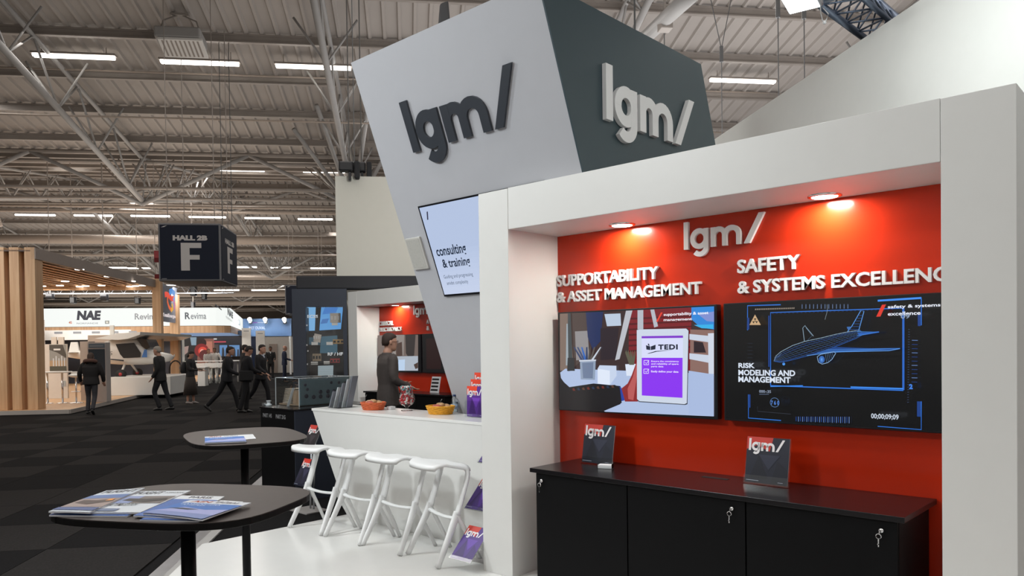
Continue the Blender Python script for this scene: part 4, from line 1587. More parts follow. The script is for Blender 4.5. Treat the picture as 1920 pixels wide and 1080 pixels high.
# ================================================================== dark display unit left of the counter
PX0, PX1, PY0, PY1 = -7.93, -7.215, 4.345, 5.45
t = thing('plinth', ((PX0 + PX1) / 2, (PY0 + PY1) / 2, .003), 'black and navy display plinth with lettering PART 145 and PART 21G', 'plinth')
MB().box(PX0, PX1 - .012, PY0, PY1, .003, .985).build('body', BLACK, t)
MB().box(PX1 - .011, PX1, PY0, PY1, .003, .985).build('side_board', NAVY, t)
MB().box(PX0 - .01, PX1 + .01, PY0 - .01, PY1 + .01, .9855, 1.0).build('top_board', BLACKT, t)
a = Art((PX0, PY0 - .001, 0), (1, 0, 0), (0, 0, 1))
a.text('PART 145', (.05, .885), (.24, .93), '#8a8a8c', bold=.02)
a.text('PART 21G', (.33, .885), (.53, .93), '#8a8a8c', bold=.02)
a.build('lettering', PRINT, t)
# clear case with electronics
cx0, cx1, cy0, cy1, cz0, cz1 = -7.62, -7.10, 4.40, 5.20, 1.0005, 1.315
p1, p2, p3 = gr(563, 763, 1.0), gr(512, 760, 1.0), gr(622, 758, 1.0)
cx1, cy0 = p1[0] - .02, p1[1] - .0
cx0, cy1 = cx1 - .50, cy0 + .70
t = thing('display_case', ((cx0 + cx1) / 2, (cy0 + cy1) / 2, cz0), 'clear plexiglass case over an open electronic unit on the black plinth', 'display case')
m = MB()
for (q0, q1, w0, w1) in ((cx0, cx1, cy0, cy0 + .004), (cx0, cx1, cy1 - .004, cy1), (cx0, cx0 + .004, cy0, cy1), (cx1 - .004, cx1, cy0, cy1)):
    m.box(q0, q1, w0, w1, cz0, cz1)
m.box(cx0, cx1, cy0, cy1, cz1, cz1 + .004)
m.build('cover', ACRYL, t)
EG = mat('case_edge', (.55, .6, .62), .3)
for (q, w) in ((cx0, cy0), (cx1, cy0), (cx1, cy1), (cx0, cy1)):
    MB().box(q - .003, q + .003, w - .003, w + .003, cz0, cz1).build('edge', EG, t)
for (e0, e1) in (((cx0, cy0), (cx1, cy0)), ((cx1, cy0), (cx1, cy1)), ((cx0, cy1), (cx1, cy1)), ((cx0, cy0), (cx0, cy1))):
    MB().tube([(e0[0], e0[1], cz1 + .002), (e1[0], e1[1], cz1 + .002)], .003, 4).build('edge', EG, t)
u_ = thing('electronic_unit', ((cx0 + cx1) / 2, (cy0 + cy1) / 2, cz0), 'teal front panelled electronic rack unit with bare boards inside the plexiglass case', 'electronics')
TEAL = mat('teal_panel', (.10, .165, .19), .5, noise=.15, scale=20)
MB().box(cx1 - .035, cx1 - .012, cy0 + .02, cy1 - .02, cz0 + .01, cz1 - .01).build('front_panel', TEAL, u_, bevel=.003)
KN = mat('knob_dark', (.02, .02, .04), .4)
for (f, g) in ((.40, .48), (.55, .48), (.67, .48), (.26, .30), (.40, .30), (.55, .30), (.67, .30), (.10, .78), (.14, .60), (.62, .82), (.78, .80), (.90, .78), (.12, .35)):
    y, z = cy0 + .02 + (cy1 - cy0 - .04) * f, cz0 + .01 + (cz1 - cz0 - .02) * g
    MB().tube([(cx1 - .012, y, z), (cx1 - .006, y, z)], .024 if g < .6 else .017, 12).build('connector', KN, u_, True)
MB().box(cx0 + .02, cx1 - .036, cy0 + .03, cy1 - .03, cz0 + .005, cz0 + .02).build('chassis', mat('chassis_tan', (.34, .24, .16), .5), u_)
rr = random.Random(11)
for i in range(11):
    z = cz0 + .028 + i * .016
    MB().obox((cx0 + .09 + .006 * i, cy0 + .035, z), (.16, 0, 0), (0, .3, 0), (0, 0, .006)).build('connector_strip', mat('strip_tan', (.7, .6, .48), .5), u_)
MB().box(cx0 + .30, cx1 - .05, cy0 + .04, cy0 + .35, cz0 + .021, cz0 + .17).build('module', mat('module_tan', (.38, .26, .17), .5), u_)
MB().box(cx0 + .04, cx1 - .05, cy0 + .37, cy1 - .04, cz0 + .021, cz0 + .20).build('module', mat('module_dark', (.10, .08, .07), .5), u_)
for i in range(46):
    x, y, z = rr.uniform(cx0 + .05, cx1 - .06), rr.uniform(cy0 + .05, cy0 + .40), rr.uniform(cz0 + .215, cz1 - .02)
    MB().tube([(x, y, z), (x + rr.uniform(-.06, .06), y + rr.uniform(-.03, .03), z + rr.uniform(-.04, .03)), (x + rr.uniform(-.1, .1), y, z - .02)], .004, 5).build('wire', mat(('wire_dark', 'wire_pale', 'wire_brown')[i % 3], ((.02, .02, .02), (.4, .36, .33), (.15, .08, .05))[i % 3], .5), u_, True)
t = tag(MB().obox((cx1 - .18, cy0 - .05, 1.0006), (.004, 0, 0), (0, .03, 0), (.09, .02, .21)).build('label_stand', mat('case_edge', (.55, .6, .62), .3), None, org=(cx1 - .17, cy0 - .04, 1.0)), 'thin clear leaning label stand in front of the plexiglass case', 'label stand')
t = thing('model_part', gr(504, 761, 1.0), 'small metal machined part on the plinth left of the case', 'metal part')
p = gr(504, 761, 1.001)
MB().lathe(p[0], p[1], [(.035, 1.001), (.035, 1.02), (.02, 1.025), (.02, 1.05), (.028, 1.052), (.028, 1.062)], 14).build('body', mat('case_edge', (.55, .6, .62), .3), t, True)
MB().box(p[0] - .10, p[0] - .05, p[1] - .03, p[1] + .03, 1.001, 1.03).build('block', ALU, t)

# navy showcase wall beside the far niche, and black fascia above
NV = 14.93
L0, L1 = uvz(at(548, 600, NV))[0], uvz(at(650.5, 600, NV))[0]
W0, W1 = uvz(at(573, 600, NV))[0], uvz(at(643, 600, NV))[0]
zt, zw1, zw0 = 2.79, float(at(600, 575, NV)[2]), .85
t = thing('showcase', hp(L0, NV, .003), 'tall navy showcase wall with lit blue posters and small components on shelves', 'showcase')
m = MB()
m.hbox(L0, W0, NV, NV + .08, .003, zt)
m.build('side_board', NAVY, t)
m = MB().hbox(W1, L1, NV, NV + .08, .003, zt)
m.build('side_board', NAVY, t)
MB().hbox(W0, W1, NV, NV + .08, zw1, zt).build('head_board', NAVY, t)
MB().hbox(W0, W1, NV, NV + .08, .003, zw0).build('base_board', NAVY, t)
MB().hbox(W0, W1, NV + .5, NV + .52, zw0, zw1).build('back_board', mat('case_back', (.018, .016, .018), .5), t)
MB().hbox(W0 - .02, W0, NV + .08, NV + .5, zw0, zw1).build('inner_side', mat('case_back', (.018, .016, .018), .5), t)
MB().hbox(W1, W1 + .02, NV + .08, NV + .5, zw0, zw1).build('inner_side', mat('case_back', (.018, .016, .018), .5), t)
for zc in (float(at(600, 647, NV)[2]), float(at(600, 680, NV)[2]), float(at(600, 708, NV)[2])):
    MB().hbox(W0, W1, NV + .09, NV + .49, zc - .008, zc).build('glass_shelf', ACRYL, t)
MB().hbox(W0 + .001, W1 - .001, NV + .04, NV + .046, zw0, zw1).build('glass_door', ACRYL, t)
for (x, y) in ((575, 610), (575, 647), (577, 658), (576, 683)):
    p = at(x, y, NV - .01)
    u, v, z = uvz(p)
    MB().hbox(u - .012, u + .012, NV + .02, NV + .038, z - .015, z + .015).build('hinge', CHROME, t)
c4 = lambda x, y: (560 + x / 6.75, 560 + y / 6.75)
a = Art(hp(W0, NV + .495, 1.2), HU, (0, 0, 1), c4)
a.step = .001
for pts, col in (([(86, 108), (216, 108), (205, 405), (95, 408)], '#6fa3cf'), ([(285, 108), (562, 108), (535, 385), (262, 402)], '#5590c8'), ([(330, 112), (500, 110), (470, 180), (300, 200)], '#3f74b8'),
                 ([(300, 260), (385, 250), (360, 310), (275, 320)], '#3c6aa6'), ([(100, 490), (270, 490), (270, 585), (100, 580)], '#2c4450'), ([(280, 480), (490, 465), (490, 690), (270, 690)], '#33505e'),
                 ([(245, 850), (440, 845), (435, 990), (245, 985)], '#8c989c'), ([(110, 600), (235, 600), (235, 980), (110, 980)], '#15110f')):
    a.poly(pts, col, True)
for i in range(8):
    a.poly([(245, 862 + i * 16), (440, 858 + i * 16), (440, 864 + i * 16), (245, 868 + i * 16)], '#6a767c', True)
a.build('poster_print', attr_mat('lit_poster', 'emit', 1.15, .5), t)
a = Art(hp(W0, NV + .038, 1.2), HU, (0, 0, 1), c4)
a.text('ECSS', (108, 244), (244, 205), '#eef2f6', True, .03)
a.build('lettering', PRINT, t)
a = Art(hp(W0, NV + .038, 1.2), HU, (0, 0, 1), c4)
a.text('RF / HF', (368, 722), (560, 678), '#eef2f6', True, .03)
a.build('lettering', PRINT, t)


def shelf_item(px0, py0, px1, py1, name, label, cat, m_, depth=.1, v=NV + .25, lean=0):
    p0, p1_ = at(px0, py1, v), at(px1, py0, v)
    u0, _, z0 = uvz(p0)
    u1, _, z1_ = uvz(p1_)
    t = thing(name, hp((u0 + u1) / 2, v + depth / 2, z0), label, cat)
    MB().obox(hp(u0, v, z0), HU * (u1 - u0) + np.array([0, 0, lean]), HV * depth, np.array([0, 0, z1_ - z0]) - HU * lean).build('body', m_, t, bevel=.004)
    return t, u0, u1, z0, z1_, v


IV = mat('ivory_case', (.62, .52, .45), .5)
LBL = mat('label_white', (.75, .7, .66), .5)
BRASS = mat('brass_part', (.45, .28, .12), .4, .6)
CIR = mat('circuit_mix', (.35, .25, .16), .5, noise=.9, scale=90)
REDC = mat('red_circuit', (.4, .03, .03), .5, noise=.9, scale=90)
for (b, n_, l_, c_, m_, dp, vv, ln) in (((587, 625, 600, 640), 'component', 'ivory boxed component tilted on the top left shelf of the showcase', 'component', IV, .06, NV + .25, -.03),
                                        ((619, 587, 638, 605), 'component', 'large pale component box before the blue poster in the showcase', 'component', IV, .08, NV + .3, 0),
                                        ((624, 636, 645, 645), 'circuit_module', 'golden circuit module at the right of the upper shelf', 'component', BRASS, .1, NV + .2, 0),
                                        ((586, 663, 602, 677), 'circuit_module', 'brown open circuit board on the middle shelf, left', 'component', CIR, .04, NV + .25, 0),
                                        ((619, 672, 637, 681), 'circuit_module', 'red circuit module on the middle shelf, right', 'component', REDC, .08, NV + .2, 0),
                                        ((624, 711, 640, 722), 'circuit_module', 'brass circuit module on the lowest shelf by the grey brochures', 'component', CIR, .08, NV + .2, 0)):
    t, u0, u1, z0, z1_, v = shelf_item(*b, n_, l_, c_, m_, dp, vv, ln)
    for q in range(3):
        f = (q + .5) / 3
        MB().hbox(u0 + (u1 - u0) * (f - .1), u0 + (u1 - u0) * (f + .1), v - .012, v - .001, z0 + (z1_ - z0) * .3, z0 + (z1_ - z0) * .7).build('chip', LBL if n_ == 'component' else BEZEL, t)
for (b, l_) in (((584, 641, 596, 647), 'white name card under the tilted ivory component'), ((612, 641, 624, 647), 'white name card left of the golden module'), ((622, 605, 633, 610), 'white name card under the pale box by the blue poster'),
                ((583, 678, 596, 684), 'white name card under the brown circuit board'), ((607, 677, 618, 683), 'white name card left of the red module'), ((584, 707, 596, 710), 'white name card on the lowest showcase shelf')):
    p0, p1_ = at(b[0], b[3], NV + .15), at(b[2], b[1], NV + .15)
    o = MB().obox(p0, HU * (uvz(p1_)[0] - uvz(p0)[0]), HV * .004, np.array([0, 0, p1_[2] - p0[2]])).build('name_card', LBL, None, org=tuple(p0))
    tag(o, l_, 'card', 'name cards in the showcase')
# black fascia above showcase and niche
F0 = uvz(at(555, 530, 15.05))[0]
zf = float(at(600, 517, 15.05)[2])
t = thing('fascia', hp(F0, 15.05, 2.80), 'black fascia board above the navy showcase and the far niche', 'fascia')
MB().hbox(F0, F0 + 3.9, 15.05, 15.35, 2.792, zf).build('board', mat('black_board', (.014, .014, .018), .7), t, bevel=.03)
#@@PART4

# ================================================================== hanging hall signs
SIGN = mat('sign_navy', (.012, .016, .030), .6, spec=.2)
SLET = (.55, .52, .50)


def hall_sign(u0, u1, v0, v1, z0, z1, label):
    t = thing('hall_sign', hp((u0 + u1) / 2, (v0 + v1) / 2, z0), label, 'sign')
    MB().hbox(u0, u1, v0, v1, z0, z1).build('box', mat('sign_frame', (.16, .16, .17), .5), t, bevel=.02)
    for nm, O, U_, w in (('front_face', hp(u0, v0 - .012, z0), HU, u1 - u0), ('side_face', hp(u1 + .012, v0, z0), HV, v1 - v0)):
        h = z1 - z0
        m = MB()
        N = np.cross(U_, (0, 0, 1))
        m.obox(O + U_ * .05 + np.array([0, 0, .05]) - N * .012 + N * .001, U_ * (w - .1), N * .012, (0, 0, h - .1))
        f = m.build(nm, SIGN, t)
        a = Art(O + N * .0025, U_, (0, 0, 1))
        a.text('HALL 2B', (w * .235, h * .70), (w * .79, h * .79), SLET, bold=.07)
        a.build('lettering', PRINT, f)
        a = Art(O + N * .0025, U_, (0, 0, 1))
        a.poly([(w * .36, h * .18), (w * .50, h * .18), (w * .50, h * .37), (w * .66, h * .37), (w * .66, h * .45), (w * .50, h * .45), (w * .50, h * .57), (w * .69, h * .57), (w * .69, h * .66), (w * .36, h * .66)], SLET)
        a.build('letter', PRINT, f)
        a = Art(O + N * .0025, U_, (0, 0, 1))
        a.poly([(w * .05, h * .925), (w * .09, h * .945), (w * .15, h * .96), (w * .10, h * .93)], SLET)
        a.build('arrow_mark', PRINT, f)
        a = Art(O + N * .0025, U_, (0, 0, 1))
        a.rect(w * .05, h * .032, w * .13, h * .047, (.2, .2, .22))
        a.build('small_print', PRINT, f)
    for u, v in ((u0 + .2, v0 + .2), (u1 - .2, v0 + .2), (u1 - .2, v1 - .2), (u0 + .2, v1 - .2)):
        MB().tube([hp(u, v, z1), hp(u, v, roofz(v) - .1)], .012, 5).build('cable', STEEL, t)
    return t


p = at(298, 527, 22)
q = at(413, 419, 22)
u0, _, z0 = uvz(p)
u1, _, z1s = uvz(q)
hall_sign(u0, u1, 22, 24.0, z0, z1s, 'hanging navy cube sign HALL 2B with a large letter F')
p = at(535, 590, 43)
q = at(590, 534, 43)
hall_sign(uvz(p)[0], uvz(p)[0] + 2.0, 43, 45, p[2], q[2], 'farther hanging navy hall sign mostly hidden behind the black fascia')

# ================================================================== wooden booth at left
BU = -8.95
t = thing('booth_platform', hp(-17, 30, .001), 'low wooden booth platform with pale edge along the aisle', 'platform')
m = MB()
pl = [(-30, 21.6), (-8.95, 21.6), (-9.9, 34.8), (-11.2, 52), (-30, 52)]
m.prism([hp(u, v, .002) for u, v in pl], (0, 0, .10))
m.build('floor_board', grain('booth_floor', '#c9a27a', '#bb9168', .4), t, fixn=True)
m = MB()
for a_, b_ in ((pl[0], pl[1]), (pl[1], pl[2]), (pl[2], pl[3])):
    A_, B_ = hp(*a_, .002), hp(*b_, .002)
    d = (B_ - A_) / np.linalg.norm(B_ - A_)
    n_ = np.cross(d, (0, 0, 1))
    m.obox(A_, B_ - A_, n_ * .03, (0, 0, .11))
m.build('edge_trim', mat('edge_pale', (.42, .38, .35), .4), t)
# fins
t = thing('slatted_screen', hp(-13, 21.9, .10), 'tall open screen of vertical pale wooden fins at the booth corner', 'screen')
for x0, x1 in ((-62, -46), (-35, -19), (-8, 8.5), (18, 36), (46.5, 66)):
    p, q = at(x0 + 4, 700, 22.0), at(x1 + 4, 700, 22.0)
    MB().hbox(uvz(p)[0], uvz(q)[0], 22.0, 22.45, .103, 4.47).build('fin', WOOD, t, bevel=.004)
# canopy
cu0, cu1, cv0, cv1 = -30, -9.88, 22.0, 31.9
t = thing('booth_canopy', hp(-15, 27, 4.15), 'wooden slatted canopy with downlights over the left booth', 'canopy')
MB().hbox(cu1 - .12, cu1, cv0, cv1, 4.16, 4.46).build('fascia', mat('canopy_grey', (.30, .25, .22), .6), t)
MB().hbox(cu0, cu1 - .13, cv1 - .12, cv1, 4.05, 4.46).build('end_fascia', WOOD, t)
MB().hbox(cu0, cu1 - .13, cv0, cv1 - .13, 4.36, 4.40).build('deck', mat('canopy_dark', (.12, .09, .08), .7), t)
for i in range(26):
    u = cu1 - .45 - i * .34
    MB().hbox(u - .10, u, cv0 + .02, cv1 - .15, 4.19, 4.33).build('slat', WOOD, t)
for i, (x, y) in enumerate(((149, 506), (203, 519), (247, 528), (122, 528), (82, 541), (115, 545), (152, 546), (163, 540), (193, 545), (246, 539), (257, 545), (270, 544), (-5, 505), (0, 541))):
    d = ray(x, y)
    s = (4.17 - CAM[2]) / d[2]
    p = CAM + d * s
    u, v, z = uvz(p)
    if v > cv1 - .3:
        v = cv1 - .3 - .25 * (i % 3)
        p = hp(U_AT(x, v), v, 4.17)
        u = uvz(p)[0]
    o = MB().lathe(p[0], p[1], [(.13, 4.188), (.13, 4.172), (.11, 4.165)], 16).build('lamp', emit('spot_soft', (1, .95, .88), 6.), t)
for (x, v, nm) in ((286, 31.8, 'a'), (318, 34.4, 'b')):
    p = at(x, 600, v)
    u = uvz(p)[0]
    w = .32 if nm == 'a' else .34
    o = MB().hbox(u, u + w, v, v + .3, .103, 4.5 if nm == 'a' else 4.05).build('wooden_post', WOOD, None, bevel=.005, org=tuple(hp(u, v, .1)))
    tag(o, 'pale wooden post under the %s' % ('canopy corner, behind the grey haired man' if nm == 'a' else 'lit logo panel'), 'post')
# lit logo panel
pA, pB = at(301, 566, 32.15), at(332, 570, 34.7)
zA0, zA1 = float(at(301, 602, 32.15)[2]), float(at(301, 531, 32.15)[2])
O = np.array([pA[0], pA[1], zA0])
U_ = np.array([pB[0] - pA[0], pB[1] - pA[1], 0])
Wd = np.linalg.norm(U_)
U_ /= Wd
N = np.cross(U_, (0, 0, 1))
hh = zA1 - zA0
t = thing('logo_sign', O, 'grey hanging panel with a red, blue and yellow ribbon logo beside the hall sign', 'sign')
MB().obox(O - N * .1, U_ * Wd, N * .1, (0, 0, hh)).build('panel', mat('panel_grey', (.22, .24, .30), .5), t)
a = Art(O + N * .002, U_, (0, 0, 1))
a.line([(Wd * (.25 + .55 * i / 8), hh * (.72 + .04 * math.sin(i * .8) - .03 * i / 8)) for i in range(9)], .22, '#e8432a')
a.line([(Wd * .42, hh * .70), (Wd * .40, hh * .55), (Wd * .48, hh * .42), (Wd * .62, hh * .34)], .16, '#e8663a')
a.line([(Wd * .52, hh * .82), (Wd * .68, hh * .88), (Wd * .85, hh * .82), (Wd * .86, hh * .68), (Wd * .76, hh * .60)], .24, '#3a8ad8')
a.line([(Wd * .66, hh * .52), (Wd * .72, hh * .40), (Wd * .60, hh * .33)], .2, '#f0b02c')
a.line([(Wd * .78, hh * .62), (Wd * .86, hh * .50), (Wd * .80, hh * .38)], .16, '#c05aa0')
a.text('TotalEnergies', (Wd * .10, hh * .10), (Wd * .92, hh * .23), '#f0e4e4', bold=.04)
a.build('logo_print', attr_mat('lit_logo', 'emit', .85, .5), t)


def panel(name, x0, y0, x1, y1, v, label, cat, m_, depth=.08, frame=None, z0=None):
    """upright board seen square-on between photograph corners, standing at distance v"""
    p, q = at(x0, y1, v), at(x1, y0, v)
    a0, a1 = uvz(p)[0], uvz(q)[0]
    zz = p[2] if z0 is None else z0
    t = thing(name, hp((a0 + a1) / 2, v, zz), label, cat)
    MB().hbox(a0, a1, v, v + depth, zz, q[2]).build(frame or 'board', m_, t)
    return t, a0, a1, zz, q[2]


def art_on(a0, z0, v, off=.003):
    a = Art(hp(a0, v - off, z0), HU, (0, 0, 1))
    a.step = .002
    return a


# white lettered band of the regional stand
def banner(pts, z0s, z1s, name, label):
    t = thing(name, hp(pts[0][0], pts[0][1], z0s[0]), label, 'banner')
    m, w_ = MB(), MB()
    for i in range(len(pts) - 1):
        for mm, b0, b1 in ((m, 0, 1), (w_, -.16, -.02)):
            vs = []
            for (k, off) in ((i, 0), (i + 1, 0), (i + 1, .1), (i, .1)):
                u, v = pts[k]
                h = z1s[k] - z0s[k]
                vs.append((hp(u, v + off, z0s[k] + h * b0 if b0 >= 0 else z0s[k] + b0 * 2.2), hp(u, v + off, z1s[k] if b1 == 1 else z0s[k] - .02)))
            P0 = [q[0] for q in vs]
            P1 = [q[1] for q in vs]
            mm.add(P0 + P1, [(0, 3, 2, 1), (4, 5, 6, 7), (0, 1, 5, 4), (1, 2, 6, 5), (2, 3, 7, 6), (3, 0, 4, 7)])
    m.c = ['#f4f8f4'] * len(m.f)
    m.build('fabric', LIGHTBOX, t)
    w_.build('wooden_edge', WOOD, t)
    return t


v = 38
bz0, bz1 = float(at(200, 612, v)[2]), float(at(200, 578, v)[2])
ub0 = U_AT(60, v)
cpts = [(ub0, v), (U_AT(393, v), v)]
cpts += [(cpts[1][0] + .9 * math.sin(math.radians(q)), v + .9 - .9 * math.cos(math.radians(q))) for q in (20, 45, 70)]
e0, e1 = at(455, 620, 56), at(455, 598, 56)
cpts.append((uvz(e0)[0], 56))
bn = banner(cpts, [bz0] * 5 + [e0[2]], [bz1] * 5 + [e1[2]], 'banner', 'long lit white banner with dark NAE and Revima lettering, curving back')
a = art_on(ub0, bz0, v)
DK = '#23283a'


def upx(px, vv=v):
    return U_AT(px, vv) - ub0


H1 = bz1 - bz0
a.text('NAE', (upx(145), H1 * .36), (upx(189), H1 * .88), DK, bold=.06, shear=.12)
a.text('NORMANDIE', (upx(145), H1 * .14), (upx(185), H1 * .22), '#6a6f7a', bold=.0)
a.text('4S', (upx(130), H1 * .16), (upx(136), H1 * .30), '#c8663a', bold=.03)
a.rect(upx(198), H1 * .14, upx(206), H1 * .32, '#8c9490')
a.rect(upx(200), H1 * .18, upx(204), H1 * .28, '#dfe4e0')
a.text('Revima', (upx(254), H1 * .36), (upx(300), H1 * .70), '#8a9098', bold=.02)
a.text('Revima', (upx(348), H1 * .40), (upx(389), H1 * .72), '#5f6872', bold=.02) if False else a.text('R', (upx(348), H1 * .36), (upx(358), H1 * .74), '#4c5560', bold=.03)
a.text('evima', (upx(359), H1 * .36), (upx(388), H1 * .70), '#6f7882', bold=.01)
a.build('lettering', PRINT, bn)['label'] = 'dark lettering'
# lettering on the receding side
pa, pb = hp(cpts[4][0] + .02, cpts[4][1], bz0), hp(cpts[5][0] + .02, cpts[5][1], e0[2])
Ub = pb - pa
Ub[2] = 0
Lb = np.linalg.norm(Ub)
a = Art(pa + np.cross(Ub / Lb, (0, 0, 1)) * .03, Ub, (0, 0, 1))
a.step = .004
for (s, x0, x1, f0, f1, col, bd) in (('NAE', 427, 437, .45, .85, DK, .06), ('REGION', 404, 416, .40, .52, '#8a9098', 0), ('NORMANDIE', 424, 438, .22, .34, '#6a6f7a', 0), ('O', 446, 450, .35, .75, '#5f6f80', .02)):
    a = Art(pa + np.cross(Ub / Lb, (0, 0, 1)) * .03, Ub, (0, 0, 1))
    b0, b1 = a.loc(x0, 600), a.loc(x1, 600)
    a.text(s, (b0[0], H1 * f0), (b1[0], H1 * f1), col, bold=bd) if s in ('NAE', 'O', 'NORMANDIE') else a.rect(b0[0], H1 * .42, b1[0], H1 * .48, col)
    a.build('lettering', PRINT, bn)

# ceiling strip and dark rear wall inside the booth
t, a0, a1, z0, z1_ = panel('name_strip', 80, 618, 245, 638, 37, 'white strip of small grey name marks under the NAE banner', 'sign', mat('lit_white_board', (.8, .8, .78), .5))
a = art_on(a0, z0, 37)
for i in range(5):
    a.rect(.5 + i * .8, .28, .85 + i * .8, .38, '#8f949a')
a.build('lettering', PRINT, t)
panel('rear_partition', 60, 636, 340, 730, 39.5, 'dark navy rear partition behind the light aircraft', 'partition', mat('dark_partition', (.025, .028, .04), .6), z0=.104)
panel('pale_partition', -10, 600, 82, 735, 36, 'pale partition glimpsed between the wooden fins', 'partition', mat('pale_partition', (.55, .5, .45), .6), z0=.104)
t, a0, a1, z0, z1_ = panel('partition', 165, 628, 232, 655, 33, 'beige header block above the touch kiosk', 'partition', mat('beige_block', (.50, .42, .36), .6))
t, a0, a1, z0, z1_ = panel('display_wall', 152, 640, 166, 748, 25.6, 'narrow beige wall to the left of the touch kiosk', 'partition', mat('beige_block', (.50, .42, .36), .6), depth=.5, z0=.104)
# poster wall
t, a0, a1, z0, z1_ = panel('poster_wall', 82, 645, 125, 741, 27, 'white display wall carrying an aerial photo poster', 'poster', mat('warm_white', (.58, .52, .46), .6), z0=.104)
a = art_on(a0, z0, 27)
X = lambda px: (px - 82) / 43 * (a1 - a0)
Z = lambda py: (741 - py) / 96 * (z1_ - z0)
a.rect(X(94), Z(696), X(124), Z(646), '#8d8a84')
a.poly([(X(94), Z(646)), (X(118), Z(646)), (X(124), Z(664)), (X(124), Z(670)), (X(108), Z(660)), (X(94), Z(655))], '#4a443c')
a.rect(X(94), Z(684), X(124), Z(674), '#a88c6c')
a.rect(X(94), Z(692), X(124), Z(684), '#4c4a3e')
for i in range(5):
    a.rect(X(100 + i * 5), Z(684), X(102 + i * 5), Z(670 - (i % 2) * 4), '#c4c6c8')
a.text('Safran', (X(102), Z(656)), (X(113), Z(652)), '#e8e4e0', bold=.02) if False else None
a.rect(X(102), Z(656), X(114), Z(653), '#d8d4d0')
a.rect(X(117), Z(720), X(122), Z(710), '#9ca0a0')
a.build('poster_print', PRINT, t)
for (x0, x1, lb) in ((96, 105, 'left'), (109, 119, 'right')):
    panel('notice', x0, 632, x1, 646, 30, 'small white notice board above the poster wall, the %s one' % lb, 'notice', mat('warm_white', (.58, .52, .46), .6))
# kiosk
t, a0, a1, z0, z1_ = panel('kiosk', 166, 642, 198, 750, 24.6, 'upright touch kiosk with a dark screen, in front of the light aircraft', 'kiosk', mat('kiosk_grey', (.42, .38, .36), .5), depth=.35, z0=.104)
hk, wk = z1_ - z0, a1 - a0
MB().hbox(a0 + wk * .06, a1 - wk * .05, 24.58, 24.6, z0 + hk * .45, z0 + hk * .89).build('screen', mat('kiosk_screen', (.02, .04, .06), .15), t)
MB().hbox(a0 + wk * .08, a1 - wk * .05, 24.58, 24.6, z0 + hk * .91, z0 + hk * .98).build('header', mat('kiosk_header', (.10, .14, .18), .4), t)
a = art_on(a0, z0, 24.575)
a.rect(wk * .15, hk * .935, wk * .88, hk * .95, '#8a9098')
a.build('lettering', PRINT, t)
# bar table and stool with steel legs
p = at(97, 752, 24.2)
t = thing('bar_table', (p[0], p[1], .104), 'small bar table with white top and two steel legs beside the wooden fins', 'table')
u, v_, z = uvz(p)
MB().hbox(u - .38, u + .38, 24.2, 24.75, 1.02, 1.06).build('table_top', WHITE, t, bevel=.02)
for s in (-.22, .2):
    q = hp(u + s, 24.45, 0)
    MB().tube([(q[0], q[1], .11), (q[0], q[1], 1.02)], .03, 8).build('leg', CHROME, t, True)
    MB().lathe(q[0], q[1], [(.16, .105), (.15, .12), (.03, .13)], 16).build('foot', CHROME, t, True)
p = at(143, 745, 24.4)
u, v_, z = uvz(p)
t = thing('bar_stool', (p[0], p[1], .104), 'white shell bar stool on a chrome column between poster and kiosk', 'stool')
MB().ball((p[0], p[1], .93), (.22, .2, .06), 14, 8).build('seat', WHITE, t, True)
MB().obox(hp(u - .2, 24.55, .93), HU * .4, HV * .03, (0, 0, .12)).build('backrest', WHITE, t, bevel=.01)
MB().tube([(p[0], p[1], .11), (p[0], p[1], .9)], .025, 8).build('column', CHROME, t, True)
MB().lathe(p[0], p[1], [(.2, .105), (.19, .12), (.03, .14)], 18).build('base', CHROME, t, True)
MB().tube([tuple(p[:2] + np.array([.13 * math.cos(q), .13 * math.sin(q)])) + (.45,) for q in np.linspace(0, 2 * PI, 15)], .01, 5).build('footrest', CHROME, t, True)

# blue lit column seen between the fins
for x0, y0, x1, y1, lb in ((52, 598, 59, 668, 'lit blue vertical screen glimpsed between the two right wooden fins'), (26, 598, 32, 618, 'small lit blue screen glimpsed between the left wooden fins')):
    p, q = at(x0, y1, 30), at(x1, y0, 30)
    t = thing('light_column', hp(uvz(p)[0], 30, p[2]), lb, 'screen')
    MB().hbox(uvz(p)[0] - .05, uvz(q)[0] + .05, 30.01, 30.1, .104, q[2] + .05).build('frame', WHITE, t)
    MB().hbox(uvz(p)[0], uvz(q)[0], 29.99, 30.005, p[2], q[2]).build('screen', emit('blue_screen', (.03, .42, .85), 1.), t)

# ---------------------------------------------------------------- light aircraft on its white plinth
av = 29.5
p = at(200, 738, 27.8)
t = thing('white_plinth', hp(-12, 28.5, .104), 'low white plinth under the light aircraft', 'plinth')
ua0, ua1 = U_AT(198, 27.9), U_AT(318, 27.9)
zp = float(at(250, 707, 27.9)[2])
MB().hbox(ua0, ua1, 27.9, 31, .104, zp).build('block', WHITE, t, bevel=.01)
AU = lambda px: U_AT(px, av)
AZ = lambda py: float(at(250, py, av)[2])
pln = thing('light_aircraft', hp(AU(240), av, zp), 'white high-wing light aircraft with a dark cockpit window on a plinth', 'aircraft')
PW = mat('aircraft_white', (.72, .70, .67), .25, noise=.02)
DW = mat('cockpit_dark', (.03, .025, .022), .1)


